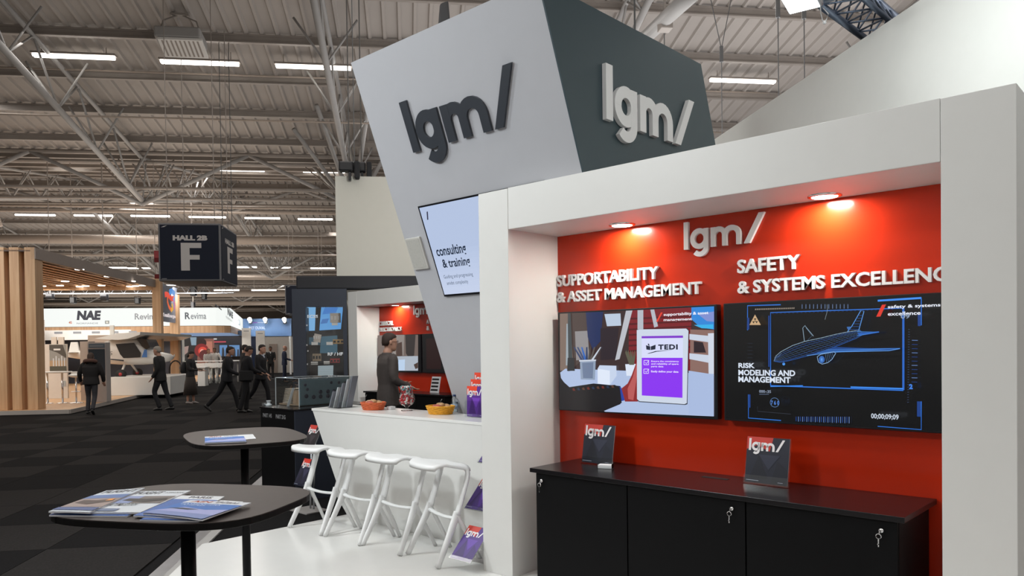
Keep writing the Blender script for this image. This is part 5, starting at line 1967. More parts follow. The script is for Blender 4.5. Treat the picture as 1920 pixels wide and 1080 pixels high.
def loft_u(secs, n=16):
    """body along the aisle-crossing axis: (px, y_top, y_bottom, half width)"""
    m = MB()
    vs, fs = [], []
    for (px, yt, yb, hw) in secs:
        zt_, zb_ = AZ(yt), AZ(yb)
        for k in range(n):
            a_ = 2 * PI * k / n
            c_, s_ = math.cos(a_), math.sin(a_)
            e = .75
            vs.append(hp(AU(px), av + hw * math.copysign(abs(c_) ** e, c_), (zt_ + zb_) / 2 + (zt_ - zb_) / 2 * math.copysign(abs(s_) ** e, s_)))
    for i in range(len(secs) - 1):
        for k in range(n):
            fs.append((i * n + k, (i + 1) * n + k, (i + 1) * n + (k + 1) % n, i * n + (k + 1) % n))
    fs += [tuple(range(n)), tuple((len(secs) - 1) * n + k for k in range(n))[::-1]]
    return m.add(vs, fs)


loft_u([(126, 661, 668, .05), (150, 656, 672, .15), (180, 650, 678, .28), (200, 640, 681, .42), (222, 633, 683, .52), (245, 630, 684, .55), (268, 634, 684, .55), (282, 652, 683, .5), (300, 660, 682, .42), (318, 664, 678, .25), (324, 668, 674, .1)]).build('fuselage', PW, pln, True, fixn=True)
m = MB()
wp = [hp(AU(x), av - .575, AZ(y)) for x, y in ((228, 645), (262, 643), (274, 662), (273, 670), (242, 671), (236, 664))]
m.prism(wp, HV * .02)
m.build('door_window', DW, pln, fixn=True)
m = MB()
wp = [hp(AU(x), av - .56, AZ(y)) for x, y in ((266, 634), (284, 637), (291, 652), (284, 656), (276, 650))]
m.prism(wp, HV * 1.1)
m.build('windscreen', DW, pln, fixn=True)
# wing over the cabin, running across towards the viewer and away
m = MB()
sec = [(203, 636), (245, 627), (285, 625), (284, 630), (262, 637), (244, 639)]
for v0w, v1w in ((av - 5.2 + .0, av + 5.2),):
    P0 = [hp(AU(x), av - 1.2, AZ(y) + .02) for x, y in sec]
    m.prism(P0, HV * 6.4)
m.build('wing', PW, pln, fixn=True)
m = MB().prism([hp(AU(x), av - .05, AZ(y)) for x, y in ((128, 664), (150, 662), (146, 640), (134, 640))], HV * .08)
m.build('tail_fin', PW, pln, fixn=True)
m = MB().hbox(AU(128), AU(150), av - 1.4, av + 1.4, AZ(660), AZ(658.5))
m.build('tailplane', PW, pln)
a = Art(hp(AU(200), av - .60, AZ(690)), HU, (0, 0, 1), None)
a.step = .002
a.text('LIS', (AU(207) - AU(200), AZ(665) - AZ(690)), (AU(222) - AU(200), AZ(658) - AZ(690)), '#4c4c50', bold=.0, shear=.1)
a.poly([(0, AZ(671) - AZ(690)), (AU(243) - AU(200), AZ(677) - AZ(690)), (AU(243) - AU(200), AZ(674) - AZ(690)), (0, AZ(670) - AZ(690))], '#20242e')
a.poly([(AU(276) - AU(200), AZ(670) - AZ(690)), (AU(286) - AU(200), AZ(670) - AZ(690)), (AU(286) - AU(200), AZ(656) - AZ(690)), (AU(281) - AU(200), AZ(656) - AZ(690))], '#3c6aa8')
a.build('stripe_print', PRINT, pln)
for x, y in ((242, 700), (300, 701)):
    for dv in ((-.85, .85) if x == 242 else (0,)):
        c_ = hp(AU(x), av + dv, AZ(y))
        w_ = MB().tube([c_ - HV * .06, c_ + HV * .06], zp * 0 + .17, 16).build('wheel', mat('rubber', (.015, .015, .015), .7), pln, True)
        MB().tube([c_ - HV * .07, c_ + HV * .07], .06, 10).build('hub', REDC, w_, True)
        MB().tube([c_, hp(AU(x) - .05, av + dv * .4, AZ(683))], .04, 6).build('strut', PW, pln, True)
MB().tube([hp(AU(326), av, AZ(668)), hp(AU(327), av, AZ(668))], .05, 8).build('spinner', PW, pln, True)
# white duct post and beam over the aircraft
panel('white_post', 206, 610, 213, 634, 30.2, 'short white hanging post above the light aircraft', 'post', WHITE)
p = at(322, 695, 34)
t = thing('hose_loop', p, 'black hose loop hanging on the wooden post behind the man', 'hose')
u, v_, z = uvz(p)
MB().tube([hp(u + .10 + .26 * math.sin(q), 34.2, z + .42 * math.cos(q)) for q in np.linspace(0, 2 * PI, 22)], .03, 6).build('loop', BEZEL, t, True)

# ================================================================== booth beyond, with red glow and screens
t, a0, a1, z0, z1_ = panel('booth_fascia', 334, 620, 456, 631, 47, 'blue header strip of the dark booth under the curved banner', 'fascia', mat('blue_strip', (.09, .16, .30), .5))
t, a0, a1, z0, z1_ = panel('booth_wall', 333, 631, 456, 712, 49, 'dark booth wall with lit red and blue pictures', 'partition', mat('booth_dark', (.02, .02, .028), .5), z0=.104)
a = art_on(a0, 0, 49)
B = lambda px: U_AT(px, 49) - a0
ZB = lambda py: float(at(390, py, 49)[2])
for pts, col in (([(373, 635), (402, 635), (402, 690), (368, 690)], '#8a5a4c'), ([(380, 640), (398, 640), (398, 660), (380, 660)], '#c07a66'), ([(402, 634), (455, 634), (455, 646), (402, 646)], '#1a1c26'),
                 ([(401, 640), (424, 640), (424, 642.5), (401, 642.5)], '#c84a5a'), ([(401, 634.5), (407, 634.5), (407, 637), (401, 637)], '#d8d8d8'), ([(357, 632), (369, 632), (368, 647), (359, 647)], '#8ea6b8'),
                 ([(340, 634), (356, 634), (356, 690), (340, 690)], '#141418'), ([(345, 650), (354, 648), (352, 660), (346, 665)], '#a88c84'), ([(402, 646), (410, 646), (410, 668), (402, 668)], '#4a3c3a')):
    a.poly([(B(x), ZB(y)) for x, y in pts], col)
for cx_, cy_, r_, col in ((378, 643, .30, '#2a1414'), (378, 657, .42, '#8c1c20'), (380, 658, .26, '#e84a3a'), (379, 658, .12, '#ffb0a0'), (384, 666, .34, '#5c1016')):
    a.disc((B(cx_), ZB(cy_)), r_, col)
a.build('picture', attr_mat('booth_picture', 'emit', .8, .5), t)
for x0, x1, lb in ((411, 427, 'left'), (429, 450, 'right')):
    t, a0, a1, z0, z1_ = panel('television', x0, 646, x1, 669, 48.6, 'blue lit screen in the far dark booth, the %s one' % lb, 'television', BEZEL, frame='bezel')
    a = art_on(a0, z0, 48.6)
    w_, h_ = a1 - a0, z1_ - z0
    a.rect(.03, .03, w_ - .03, h_ - .03, '#5f8fc4')
    a.poly([(w_ * .3, .03), (w_ * .35, h_ * .7), (w_ * .5, h_ * .8), (w_ * .6, h_ * .5), (w_ * .6, .03)], '#16202e')
    a.poly([(w_ * .7, .03), (w_ * .75, h_ * .6), (w_ * .9, h_ * .6), (w_ * .95, .03)], '#20344c')
    a.build('screen_image', attr_mat('booth_picture', 'emit', .8, .5), t)
t, *_ = panel('white_side_wall', 333, 628, 341, 722, 40, 'white upright end wall of the dark booth beside the wooden post', 'partition', WHITE, depth=.4, z0=.104)
t, a0, a1, *_ = panel('reception_counter', 371, 690, 384, 724, 36.2, 'small white reception counter behind the woman with the backpack', 'counter', WHITE, depth=.6, z0=.003)
MB().hbox(a0 - .04, a1 + .04, 36.15, 36.85, 1.05 * 0 + uvz(at(377, 690, 36.2))[2], uvz(at(377, 690, 36.2))[2] + .04).build('worktop', WHITE, t)
p = at(396, 676, 40)
u, v_, z = uvz(p)
t = thing('high_table', hp(u, 40.3, .003), 'long white high table where two people in white stand', 'table')
MB().hbox(u - 1.35, u + 1.35, 40, 40.8, 1.06, 1.10).build('table_top', WHITE, t)
for s in (-1.2, 1.2):
    MB().hbox(u + s - .03, u + s + .03, 40.35, 40.41, .003, 1.06).build('leg', STEEL2, t)
WS = thing('bar_stool', (0, 0, 0), 'white bar stool at the far high table, seen below the two people in white', 'stool', 'white stools at the far table')
MB().lathe(0, 0, [(.16, .74), (.19, .76), (.19, .79), (.15, .80)], 12).build('seat', WHITE, WS, True)
MB().add([(-.18, .16, .78), (.18, .16, .78), (.2, .2, 1.0), (-.2, .2, 1.0), (-.18, .19, .78), (.18, .19, .78), (.2, .23, 1.0), (-.2, .23, 1.0)], [(0, 1, 2, 3), (7, 6, 5, 4), (3, 2, 6, 7), (0, 3, 7, 4), (1, 5, 6, 2), (0, 4, 5, 1)]).build('backrest', WHITE, WS)
for k in range(4):
    q = PI / 4 + k * PI / 2
    MB().tube([(.12 * math.cos(q), .12 * math.sin(q), .75), (.24 * math.cos(q), .24 * math.sin(q), .002)], .018, 6).build('leg', WHITE, WS, True)
trw = tree_of(WS)
for i, (x, vv) in enumerate(((377, 38.9), (388, 39.2), (400, 38.9), (411, 39.3), (419, 39.0))):
    q = hp(U_AT(x, vv), vv, .003)
    lbw = ('leftmost white bar stool at the far high table', 'second white bar stool from the left at the far high table', 'middle white bar stool of the five at the far high table',
           'fourth white bar stool from the left at the far high table', 'rightmost white bar stool at the far high table')[i]
    if i == 0:
        WS.location, WS.rotation_euler, WS['label'] = tuple(q), (0, 0, HA + PI), lbw
    else:
        copy_tree(WS, q, HA + PI, lbw, trw)

# blue booth with spotlights
t, a0, a1, z0, z1_ = panel('booth_fascia', 456, 597, 546, 631, 50, 'blue illuminated booth header with white lettering and three spotlights', 'fascia', mat('blue_fascia', (.10, .19, .36), .5), depth=.2)
a = art_on(a0, z0, 50)
w_, h_ = a1 - a0, z1_ - z0
a.text('PIET DUVAL', (w_ * .12, h_ * .40), (w_ * .46, h_ * .56), '#c8d4e8', bold=.02)
a.rect(w_ * .14, h_ * .76, w_ * .30, h_ * .80, '#8a4ab8')
a.rect(w_ * .30, h_ * .76, w_ * .44, h_ * .80, '#a8b4c8')
a.build('lettering', PRINT, t)
for _u in (a0 + .05, a1 - .15):
    MB().hbox(_u, _u + .1, 50.02, 50.15, .003, z0).build('post', WHITE, t)
for i, x in enumerate((468, 497, 533)):
    p = at(x, 600, 49.2)
    s = thing('spotlight', p, ('left', 'middle', 'right')[i] + ' of the three bright spotlights on the blue booth header', 'spotlight')
    u, v_, z = uvz(p)
    MB().tube([hp(u, 49.2, z + .05), hp(u, 49.5, z - .15)], .12, 10).build('housing', WHITE, s, True)
    MB().tube([hp(u, 49.15, z + .07), hp(u, 49.2, z + .03)], .13, 12).build('lens', emit('spot_soft', (1, .95, .88), 6.), s, True)
    l = bpy.data.lights.new('spot', 'POINT')
    l.energy = 60
    l.shadow_soft_size = .1
    l.color = (.9, .95, 1)
    o = bpy.data.objects.new('spot_lamp', l)
    COL.objects.link(o)
    o.location = tuple(hp(u, 49.2, z - .1))
t, *_ = panel('white_room_wall', 490, 631, 560, 712, 54, 'white wall inside the blue booth', 'partition', mat('room_white', (.66, .62, .56), .6), z0=.003)
MB().hbox(uvz(at(505, 650, 54))[0], uvz(at(520, 650, 54))[0], 53.9, 53.99, .003, uvz(at(505, 645, 54))[2]).build('doorway', mat('door_beige', (.40, .32, .27), .6), t)
for (x0, x1, y0, y1, vv, s, lb) in ((454, 470, 615, 657, 46, 'Turgis Gaillard', 'tall white roll-up banner left of the blue booth'), (480, 496, 620, 657, 47, 'DUVAL', 'tall white roll-up banner under the blue booth header')):
    t, a0, a1, z0, z1_ = panel('rollup_banner', x0, y0, x1, y1, vv, lb, 'banner', mat('banner_white', (.62, .60, .56), .6), depth=.05, z0=.003)
    w_, h_ = a1 - a0, z1_
    a = art_on(a0, 0, vv)
    a.rect(w_ * .2, h_ * .93, w_ * .8, h_ * .95, '#8a8a8a')
    for i in range(3):
        a.rect(w_ * .25, h_ * (.55 + i * .03), w_ * .75, h_ * (.56 + i * .03), '#8a8a8a')
    a.build('print', PRINT, t)
t, *_ = panel('blue_wall', 470, 631, 482, 712, 52, 'dark blue wall strip between the two roll-up banners', 'partition', mat('deep_blue', (.03, .05, .12), .5), z0=.003)
t, *_ = panel('pale_back_wall', -60, 640, 560, 690, 75, 'pale far partition wall across the hall behind all booths', 'partition', mat('far_pale', (.42, .38, .34), .7), z0=.003)

# black lighting boxes hanging under the far trusses
for i, (x, y, v_, w_, h_) in enumerate(((363, 546, 40, .25, .5), (383, 554, 40, .2, .45), (362, 573, 44, .15, .4), (196, 558, 34, .25, .3), (137, 563, 36, .2, .3), (258, 564, 38, .2, .3), (94, 556, 34, .25, .25))):
    p = at(x, y, v_)
    u, vv, z = uvz(p)
    t = thing('hanging_spotlight', p, ('black speaker box hanging just under the hall sign', 'black spotlight hanging to the right under the hall sign', 'lower black spotlight hanging under the hall sign', 'black spotlight hanging under the canopy end, in its middle',
                                       'black spotlight hanging above the NAE letters', 'black spotlight hanging left of the wooden post', 'black spotlight at the far left beside the fins')[i], 'spotlight')
    MB().hbox(u - w_ / 2, u + w_ / 2, vv - .15, vv + .15, z - h_ / 2, z + h_ / 2).build('body', BEZEL, t, bevel=.03)
    MB().tube([hp(u, vv, z + h_ / 2), hp(u, vv, roofz(vv) - .02)], .02, 5).build('hanger', STEEL, t)
    MB().tube([hp(u - w_ / 2 - .04, vv, z), hp(u - w_ / 2 - .04, vv, z + h_ / 2 + .05), hp(u + w_ / 2 + .04, vv, z + h_ / 2 + .05), hp(u + w_ / 2 + .04, vv, z)], .015, 4).build('yoke', BEZEL, t)
# booth lighting truss behind the canopy
t = thing('lighting_truss', hp(-16, 34, 4.4), 'low aluminium lighting truss hanging behind the wooden canopy', 'truss')
for z in (4.15, 4.5):
    MB().tube([hp(-20, 35, z), hp(-7.6, 35, z)], .03, 6).build('chord', ALU, t)
for i in range(24):
    a_ = -20 + i * .52
    MB().tube([hp(a_, 35, 4.15), hp(a_ + .26, 35, 4.5), hp(a_ + .52, 35, 4.15)], .014, 4).build('lacing', ALU, t)
for u in (-19, -13, -8):
    MB().tube([hp(u, 35, 4.5), hp(u, 35, roofz(35) - .2)], .012, 4).build('cable', STEEL, t)
t = thing('red_drape', hp(-11, 33.4, 5), 'red cloth hanging beside the left edge of the hall sign', 'drape')
for (x0, x1, y0, y1) in ((289, 298, 470, 492), (290, 299, 514, 526)):
    p, q = at(x0, y1, 33.4), at(x1, y0, 33.4)
    m = MB()
    m.hbox(uvz(p)[0], uvz(q)[0], 33.38, 33.44, p[2], q[2])
    m.build('cloth', mat('red_cloth', (.12, .008, .012), .8), t, bevel=.02)
MB().tube([hp(uvz(at(291, 500, 33.4))[0], 33.41, uvz(at(291, 527, 33.4))[2]), hp(uvz(at(291, 500, 33.4))[0], 33.41, 9.6)], .012, 4).build('cable', STEEL, t)

# ================================================================== rigging above the stand
ca = gr(1541, 12, 5.25)
cb = gr(1611, 64, 5.25)
dirn = (cb - ca) / np.linalg.norm(cb - ca)
t = thing('aluminium_truss', ca, 'blue-grey aluminium triangular truss at the upper right behind the floodlight', 'truss')
BLU = mat('truss_blue', (.22, .27, .36), .35, .7, noise=.15)
sidev = np.cross(dirn, (0, 0, 1))
LT = float(np.linalg.norm(cb - ca)) + 1.0
o1, o2 = ca - dirn * .05 - sidev * .0, ca - dirn * .05
ch = [o1, o1 + sidev * .38, o1 + sidev * .19 + np.array([0, 0, .36])]
for q in ch:
    MB().tube([q, q + dirn * LT], .040 if q is ch[0] else .03, 10).build('chord', BLU, t, True)
for i in range(6):
    s0, s1 = LT * i / 6, LT * (i + .5) / 6
    for a_, b_ in ((0, 2), (1, 2), (0, 1)):
        MB().tube([ch[a_] + dirn * s0, ch[b_] + dirn * s1, ch[a_] + dirn * (LT * (i + 1) / 6)], .012, 6).build('lacing', BLU, t, True)
m = MB().obox(ca - dirn * .12 - sidev * .1, sidev * .5, dirn * .10, (0, 0, .42))
m.build('end_plate', BLU, t, bevel=.02)
# cables of the truss
for q in (ca + dirn * .4, ca + dirn * 1.2):
    MB().tube([q + sidev * .19 + np.array([0, 0, .36]), np.append((q + sidev * .19)[:2], roofz(9) - .15)], .008, 4).build('cable', STEEL, t)
# floodlight
f0, f1, f2 = gr(1459, -6, 4.9), gr(1480, 29, 4.9), gr(1541, 14, 4.9)
t = thing('floodlight', f1, 'very bright square floodlight clamped at the upper right of the picture', 'floodlight')
aU, aV = f2 - f1, f0 - f1
MB().obox(f1 + np.array([0, 0, .004]), aU, aV * 1.6, (0, 0, .05)).build('housing', mat('lamp_housing', (.3, .3, .32), .4), t, bevel=.01)
MB().obox(f1 + aU * .04 + aV * .06, aU * .92, aV * 1.48, (0, 0, .003)).build('lens', emit('flood_glow', (.93, 1, 1), 14.), t)
MB().tube([f2 + np.array([0, 0, .03]), f2 + (ca - f2) * .5 + np.array([0, 0, .2]), ca], .015, 6).build('bracket', ALU, t)
p = gr(1545, 30, 5.0)
t = thing('safety_loop', p, 'small white cable loop dangling beside the floodlight', 'cable')
q0, q1, q2 = gr(1537, 14, 5.0), gr(1546, 42, 4.95), gr(1554, 24, 5.0)
MB().tube([gr(1538, 12, 5.02), gr(1539, 26, 5.0), gr(1542, 38, 4.97), q1, gr(1550, 36, 4.97), gr(1553, 26, 5.0), ca], .006, 6).build('loop', mat('white_cord', (.8, .8, .8), .5), t, True)
MB().ball(q1, (.02, .02, .02), 8, 6).build('knot', mat('white_cord', (.8, .8, .8), .5), t, True)


def hoist(px, py, v, label, w=.4, top=None):
    p = at(px, py, v)
    u, vv, z = uvz(p)
    t = thing('chain_hoist', p, label, 'hoist')
    MB().hbox(u - w * .6, u + w * .25, vv - .1, vv + .1, z - .08, z + .12).build('motor', BEZEL, t, bevel=.03)
    MB().hbox(u + w * .3, u + w * .6, vv - .08, vv + .08, z - .22, z + .13).build('chain_bag', mat('bag_black', (.02, .02, .022), .9), t, bevel=.03)
    MB().hbox(u - w * .05, u + w * .10, vv - .05, vv + .05, z - .26, z - .08).build('hook_block', BEZEL, t, bevel=.01)
    MB().tube([hp(u, vv, z + .1), hp(u, vv, roofz(vv) - .02)], .014, 5).build('chain', mat('chain_dark', (.08, .075, .07), .5, .5), t)
    return t


hoist(655, 315, 15.6, 'black chain hoist above the left edge of the cream hanging wall', .34)
hoist(678, 316, 15.9, 'second black chain hoist just right of the first, by the tower edge', .34)
p = gr(832, 22, 4.5)
t = thing('chain_bag', p, 'black chain bag hanging behind the top edge of the white tower', 'hoist')
m = MB()
m.add([gr(822, 48, 4.3), gr(845, 42, 4.3), gr(841, 0, 4.75), gr(825, 6, 4.75)] + [gr(822, 48, 4.3) + HV * .25, gr(845, 42, 4.3) + HV * .25, gr(841, 0, 4.75) + HV * .25, gr(825, 6, 4.75) + HV * .25],
      [(0, 1, 2, 3), (7, 6, 5, 4), (3, 2, 6, 7), (0, 3, 7, 4), (1, 5, 6, 2), (0, 4, 5, 1)])
m.build('bag', mat('bag_black', (.02, .02, .022), .9), t, fixn=True, bevel=.02)
MB().tube([(p[0], p[1], 4.7), (p[0], p[1], roofz(uvz(p)[1]) - .1)], .012, 5).build('chain', _M['chain_dark'], t)
# suspension wires
WIRE = mat('wire_rope', (.10, .10, .10), .5, .3)
wires = [((1190, 40), 8, 3.95, None), ((662, 150), 15.6, 5.15, None), ((1353, 150), 14, 5.0, 1), ((1459, 75), 12, 5.0, 1), ((1508, 100), 12, 5.0, 1), ((1245, 20), 14, 5, None), ((430, 170), 24, 5.4, None), ((412, 170), 24, 5.4, None)]
for i, (q, v_, zb, k_) in enumerate(wires):
    p = at(q[0], q[1], v_)
    u = uvz(p)[0]
    t = thing('suspension_wire', hp(u, v_, zb), ('thin wire rising from the dark tower side', 'thin wire above the cream wall beside the hoists', 'thin wire falling to the white wall right of the tower', 'thin wire falling left of the floodlight',
                                                 'thin wire falling below the floodlight', 'thin wire beside the grey roof tube over the tower', 'thin wire dropping to the hall sign, right one', 'thin wire dropping to the hall sign, left one')[i], 'wire')
    if k_:
        j_ = hp(u, v_, 7.3)
        for s in (-.9, .9):
            MB().tube([j_, hp(u + s, v_, roofz(v_) - .1)], .010, 4).build('upper_leg', WIRE, t)
        MB().tube([j_ - np.array([0, 0, .25]), j_ + np.array([0, 0, .05])], .04, 6).build('shackle', WIRE, t)
        MB().tube([hp(u, v_, zb), j_], .010, 4).build('rope', WIRE, t)
    else:
        MB().tube([hp(u, v_, zb), hp(u, v_, roofz(v_) - .1)], .012, 4).build('rope', WIRE, t)
# the thick grey tube overhead, right of the tower top
pA, pB = at(1208, 72, 12.5), at(1296, -10, 9.5)
t = thing('overhead_tube', pA, 'thick grey roof tube slanting up above the dark tower side', 'tube')
MB().tube([pA, pB + (pB - pA) * .5], .11, 12).build('tube', STEEL2, t, True)
u, v_, z = uvz(at(1247, 42, 11))
MB().hbox(u - .09, u + .09, 10.9, 11.1, z - .12, z + .12).build('clamp', STEEL, t, bevel=.01)
MB().tube([hp(u, 11, z), hp(u, 11, 12.5)], .02, 6).build('hanger', STEEL, t)
#@@PART5

# ================================================================== people
SKIN = mat('skin', (.50, .27, .19), .5, noise=.05)
SKIN2 = mat('skin_dark', (.22, .11, .07), .5, noise=.05)


def remesh(mb, name, m, parent, vox, smooth=3):
    me = mb.mesh(name, m)
    o = bpy.data.objects.new(name, me)
    COL.objects.link(o)
    r = o.modifiers.new('r', 'REMESH')
    r.mode = 'VOXEL'
    r.voxel_size = vox
    r.use_smooth_shade = True
    if smooth:
        s = o.modifiers.new('s', 'SMOOTH')
        s.iterations = smooth
        s.factor = .5
    dg = bpy.context.evaluated_depsgraph_get()
    me2 = bpy.data.meshes.new_from_object(o.evaluated_get(dg))
    o.modifiers.clear()
    o.data = me2
    me2.materials.clear()
    me2.materials.append(m)
    o.parent = parent
    ORG[o.name] = (0, 0, 0)
    return o


def lofts(m, secs, n=14):
    """secs: (centre, x vector, y vector) ellipse rings"""
    vs, fs = [], []
    for c, x, y in secs:
        for k in range(n):
            a_ = 2 * PI * k / n
            vs.append(np.array(c) + np.array(x) * math.cos(a_) + np.array(y) * math.sin(a_))
    for i in range(len(secs) - 1):
        for k in range(n):
            fs.append((i * n + k, i * n + (k + 1) % n, (i + 1) * n + (k + 1) % n, (i + 1) * n + k))
    fs += [tuple(range(n))[::-1], tuple((len(secs) - 1) * n + k for k in range(n))]
    m.add(vs, fs)


def person(label, loc, head, H=1.75, coat=(.01, .01, .013), legs=(.012, .012, .016), hair=(.02, .012, .01), skin=None, legpose=((0, 0), (0, 0)), armpose=((0, 10, 8), (0, 10, 8)),
           lean=0., headturn=0., headtilt=0., coat_len=.80, skirt=None, shirt=None, hairstyle='short', bald=False, shoes=(.01, .01, .01), vox=.016, coat_fat=1.0, extras=()):
    """head: heading angle in the world (0 looks along +Y); legpose: (thigh, shin) angles from vertical, forward positive; armpose: (upper swing, forearm angle, spread)"""
    skin = skin or SKIN
    t = thing('person', loc, label, 'person')
    s = H / 1.75
    t.rotation_euler = (0, 0, head)
    t.scale = (s, s, s)
    ORG[t.name] = (0, 0, 0)
    R = math.radians
    ank = []
    for k, (th, sh) in enumerate(legpose):
        kx = (-1, 1)[k]
        hip = np.array([kx * .09, 0, 0.])
        knee = hip + .43 * np.array([kx * .02, math.sin(R(th)), -math.cos(R(th))])
        an = knee + .42 * np.array([0, math.sin(R(sh)), -math.cos(R(sh))])
        ank.append((hip, knee, an, sh))
    low = min(a_[2][2] for a_ in ank)
    pz = .085 - low
    L = R(lean)
    up = np.array([0, math.sin(L), math.cos(L)])
    fw = np.array([0, math.cos(L), -math.sin(L)])
    X1 = np.array([1., 0, 0])
    pel = np.array([0, 0, pz])
    sp = lambda h, f=0.: pel + up * h + fw * f
    neck = sp(.53)
    shl = [neck + X1 * k * .185 - up * .035 for k in (-1, 1)]
    arms = []
    for k, (sw, fo, spd) in enumerate(armpose):
        kx = (-1, 1)[k]
        el = shl[k] + .29 * np.array([kx * math.sin(R(spd)), math.sin(R(sw)), -math.cos(R(sw)) * math.cos(R(spd))])
        wr = el + .25 * np.array([-kx * .15 if fo > 40 else kx * .03, math.sin(R(fo)), -math.cos(R(fo))])
        arms.append((shl[k], el, wr))
    # head frame
    ht, hn = R(headturn), R(headtilt)
    hf = np.array([-math.sin(ht) * math.cos(hn), math.cos(ht) * math.cos(hn), -math.sin(hn)])
    hr = np.array([math.cos(ht), math.sin(ht), 0])
    hu = np.cross(hr, hf)
    hc = neck + up * .17 + fw * .025 + hf * .01
    b = MB()
    lofts(b, [(neck - up * .10, X1 * .10, fw * .07), (neck - up * .02, X1 * .062, fw * .06), (neck + up * .06, X1 * .055, fw * .058), (hc - hu * .06, hr * .05, hf * .06)])
    HS = lambda h, w, d, f: (hc + hu * h + hf * f, hr * w, hf * d)
    lofts(b, [HS(-.118, .022, .022, .055), HS(-.105, .045, .045, .038), HS(-.075, .060, .075, .018), HS(-.03, .070, .092, .004), HS(.02, .076, .098, 0), HS(.065, .072, .092, -.006), HS(.10, .05, .068, -.01), HS(.118, .02, .03, -.012)], 16)
    lofts(b, [(hc + hf * .085 + hu * .018, hr * .010, hu * .012), (hc + hf * .108 - hu * .018, hr * .016, hu * .016), (hc + hf * .085 - hu * .03, hr * .014, hu * .010)], 8)      # nose
    lofts(b, [(hc + hf * .075 - hu * .055, hr * .026, hu * .012), (hc + hf * .093 - hu * .055, hr * .020, hu * .010)], 8)                                              # mouth
    for k in (-1, 1):
        lofts(b, [(hc + hr * k * .070 - hf * .005 - hu * .005, hf * .018, hu * .030), (hc + hr * k * .088 - hf * .014 - hu * .003, hf * .016, hu * .028)], 8)
    for (sh_, el, wr) in arms:
        d = (wr - el) / np.linalg.norm(wr - el)
        side = np.cross(d, (0, 0, 1.)) if abs(d[2]) < .8 else X1.copy()
        side /= np.linalg.norm(side)
        nrm = np.cross(side, d)
        lofts(b, [(sh_ - (el - sh_) * .0, side * .045, nrm * .045), (el, side * .038, nrm * .038), (el + (wr - el) * .5, side * .034, nrm * .032), (wr, side * .026, nrm * .020), (wr + d * .05, side * .040, nrm * .016), (wr + d * .095, side * .038, nrm * .013)], 10)
        for q in range(4):
            f0 = wr + d * .09 + side * (q - 1.5) * .019
            ln = (.062, .075, .070, .052)[q]
            f1 = f0 + d * ln * .55 + nrm * .008
            f2 = f1 + d * ln * .45 + nrm * .018
            b.tube([f0, f1, f2], [.0095, .009, .007], 6)
        k_ = 1 if sh_[0] > 0 else -1
        b.tube([wr + d * .025 - side * k_ * .03, wr + d * .06 - side * k_ * .052 + nrm * .01, wr + d * .092 - side * k_ * .056 + nrm * .02], [.012, .010, .008], 6)
    for hip, knee, an, sh in ank:
        lofts(b, [(pel + hip + np.array([0, 0, .02]), X1 * .07, np.array([0, .075, 0])), (pel + knee, X1 * .048, np.array([0, .05, 0])), (pel + knee * .5 + an * .5, X1 * .045, np.array([0, .05, 0])), (pel + an, X1 * .032, np.array([0, .035, 0]))], 10)
    lofts(b, [(sp(-.08), X1 * .13, fw * .08), (sp(.1), X1 * .13, fw * .085), (sp(.3), X1 * .14, fw * .09), (sp(.46), X1 * .15, fw * .08), (sp(.53), X1 * .06, fw * .05)], 12)
    body = remesh(b, 'body', skin, t, min(vox, .012), 1)
    for k in (-1, 1):
        MB().ball(hc + hf * .082 + hr * k * .030 + hu * .010, .010, 8, 6).build('eye', mat('eye_dark', (.02, .015, .012), .2), t, True)
    # coat
    g = coat_fat
    c = MB()
    hem = coat_len - .90
    lofts(c, [(pel + np.array([0, 0, hem]) + fw * .0, X1 * .178 * g, fw * .135 * g), (sp(.02), X1 * .172 * g, fw * .13 * g), (sp(.14), X1 * .155 * g, fw * .115 * g), (sp(.30), X1 * .175 * g, fw * .125 * g), (sp(.42), X1 * .185 * g, fw * .120 * g), (sp(.485), X1 * .175 * g, fw * .10), (sp(.53), X1 * .090, fw * .078), (sp(.565, -.01), X1 * .070, fw * .066)], 18)
    for (sh_, el, wr) in arms:
        d1, d2 = (el - sh_), (wr - el)
        e1, e2 = d1 / np.linalg.norm(d1), d2 / np.linalg.norm(d2)
        chain(c, [sh_ - X1 * (1 if sh_[0] > 0 else -1) * .035 + up * .008, sh_ + e1 * .05, el, wr - e2 * .0], [(.062 * g, .060 * g), (.066 * g, .062 * g), (.052 * g, .052 * g), (.038 * g, .038 * g)], 10)
    remesh(c, 'jacket', mat('cloth_%.3f_%.3f_%.3f' % coat, coat, .75, noise=.25, scale=25), t, vox, 2)
    if shirt:
        v_ = MB()
        lofts(v_, [(sp(.33, .085), X1 * .012, fw * .04), (sp(.50, .055), X1 * .045, fw * .052), (sp(.555, .018), X1 * .066, fw * .062)], 12)
        v_.build('shirt', mat('shirt_%.2f' % shirt[0], shirt, .6), t, True)
    # trousers or skirt
    lm = mat('cloth_%.3f_%.3f_%.3f' % legs, legs, .8, noise=.25, scale=25)
    q = MB()
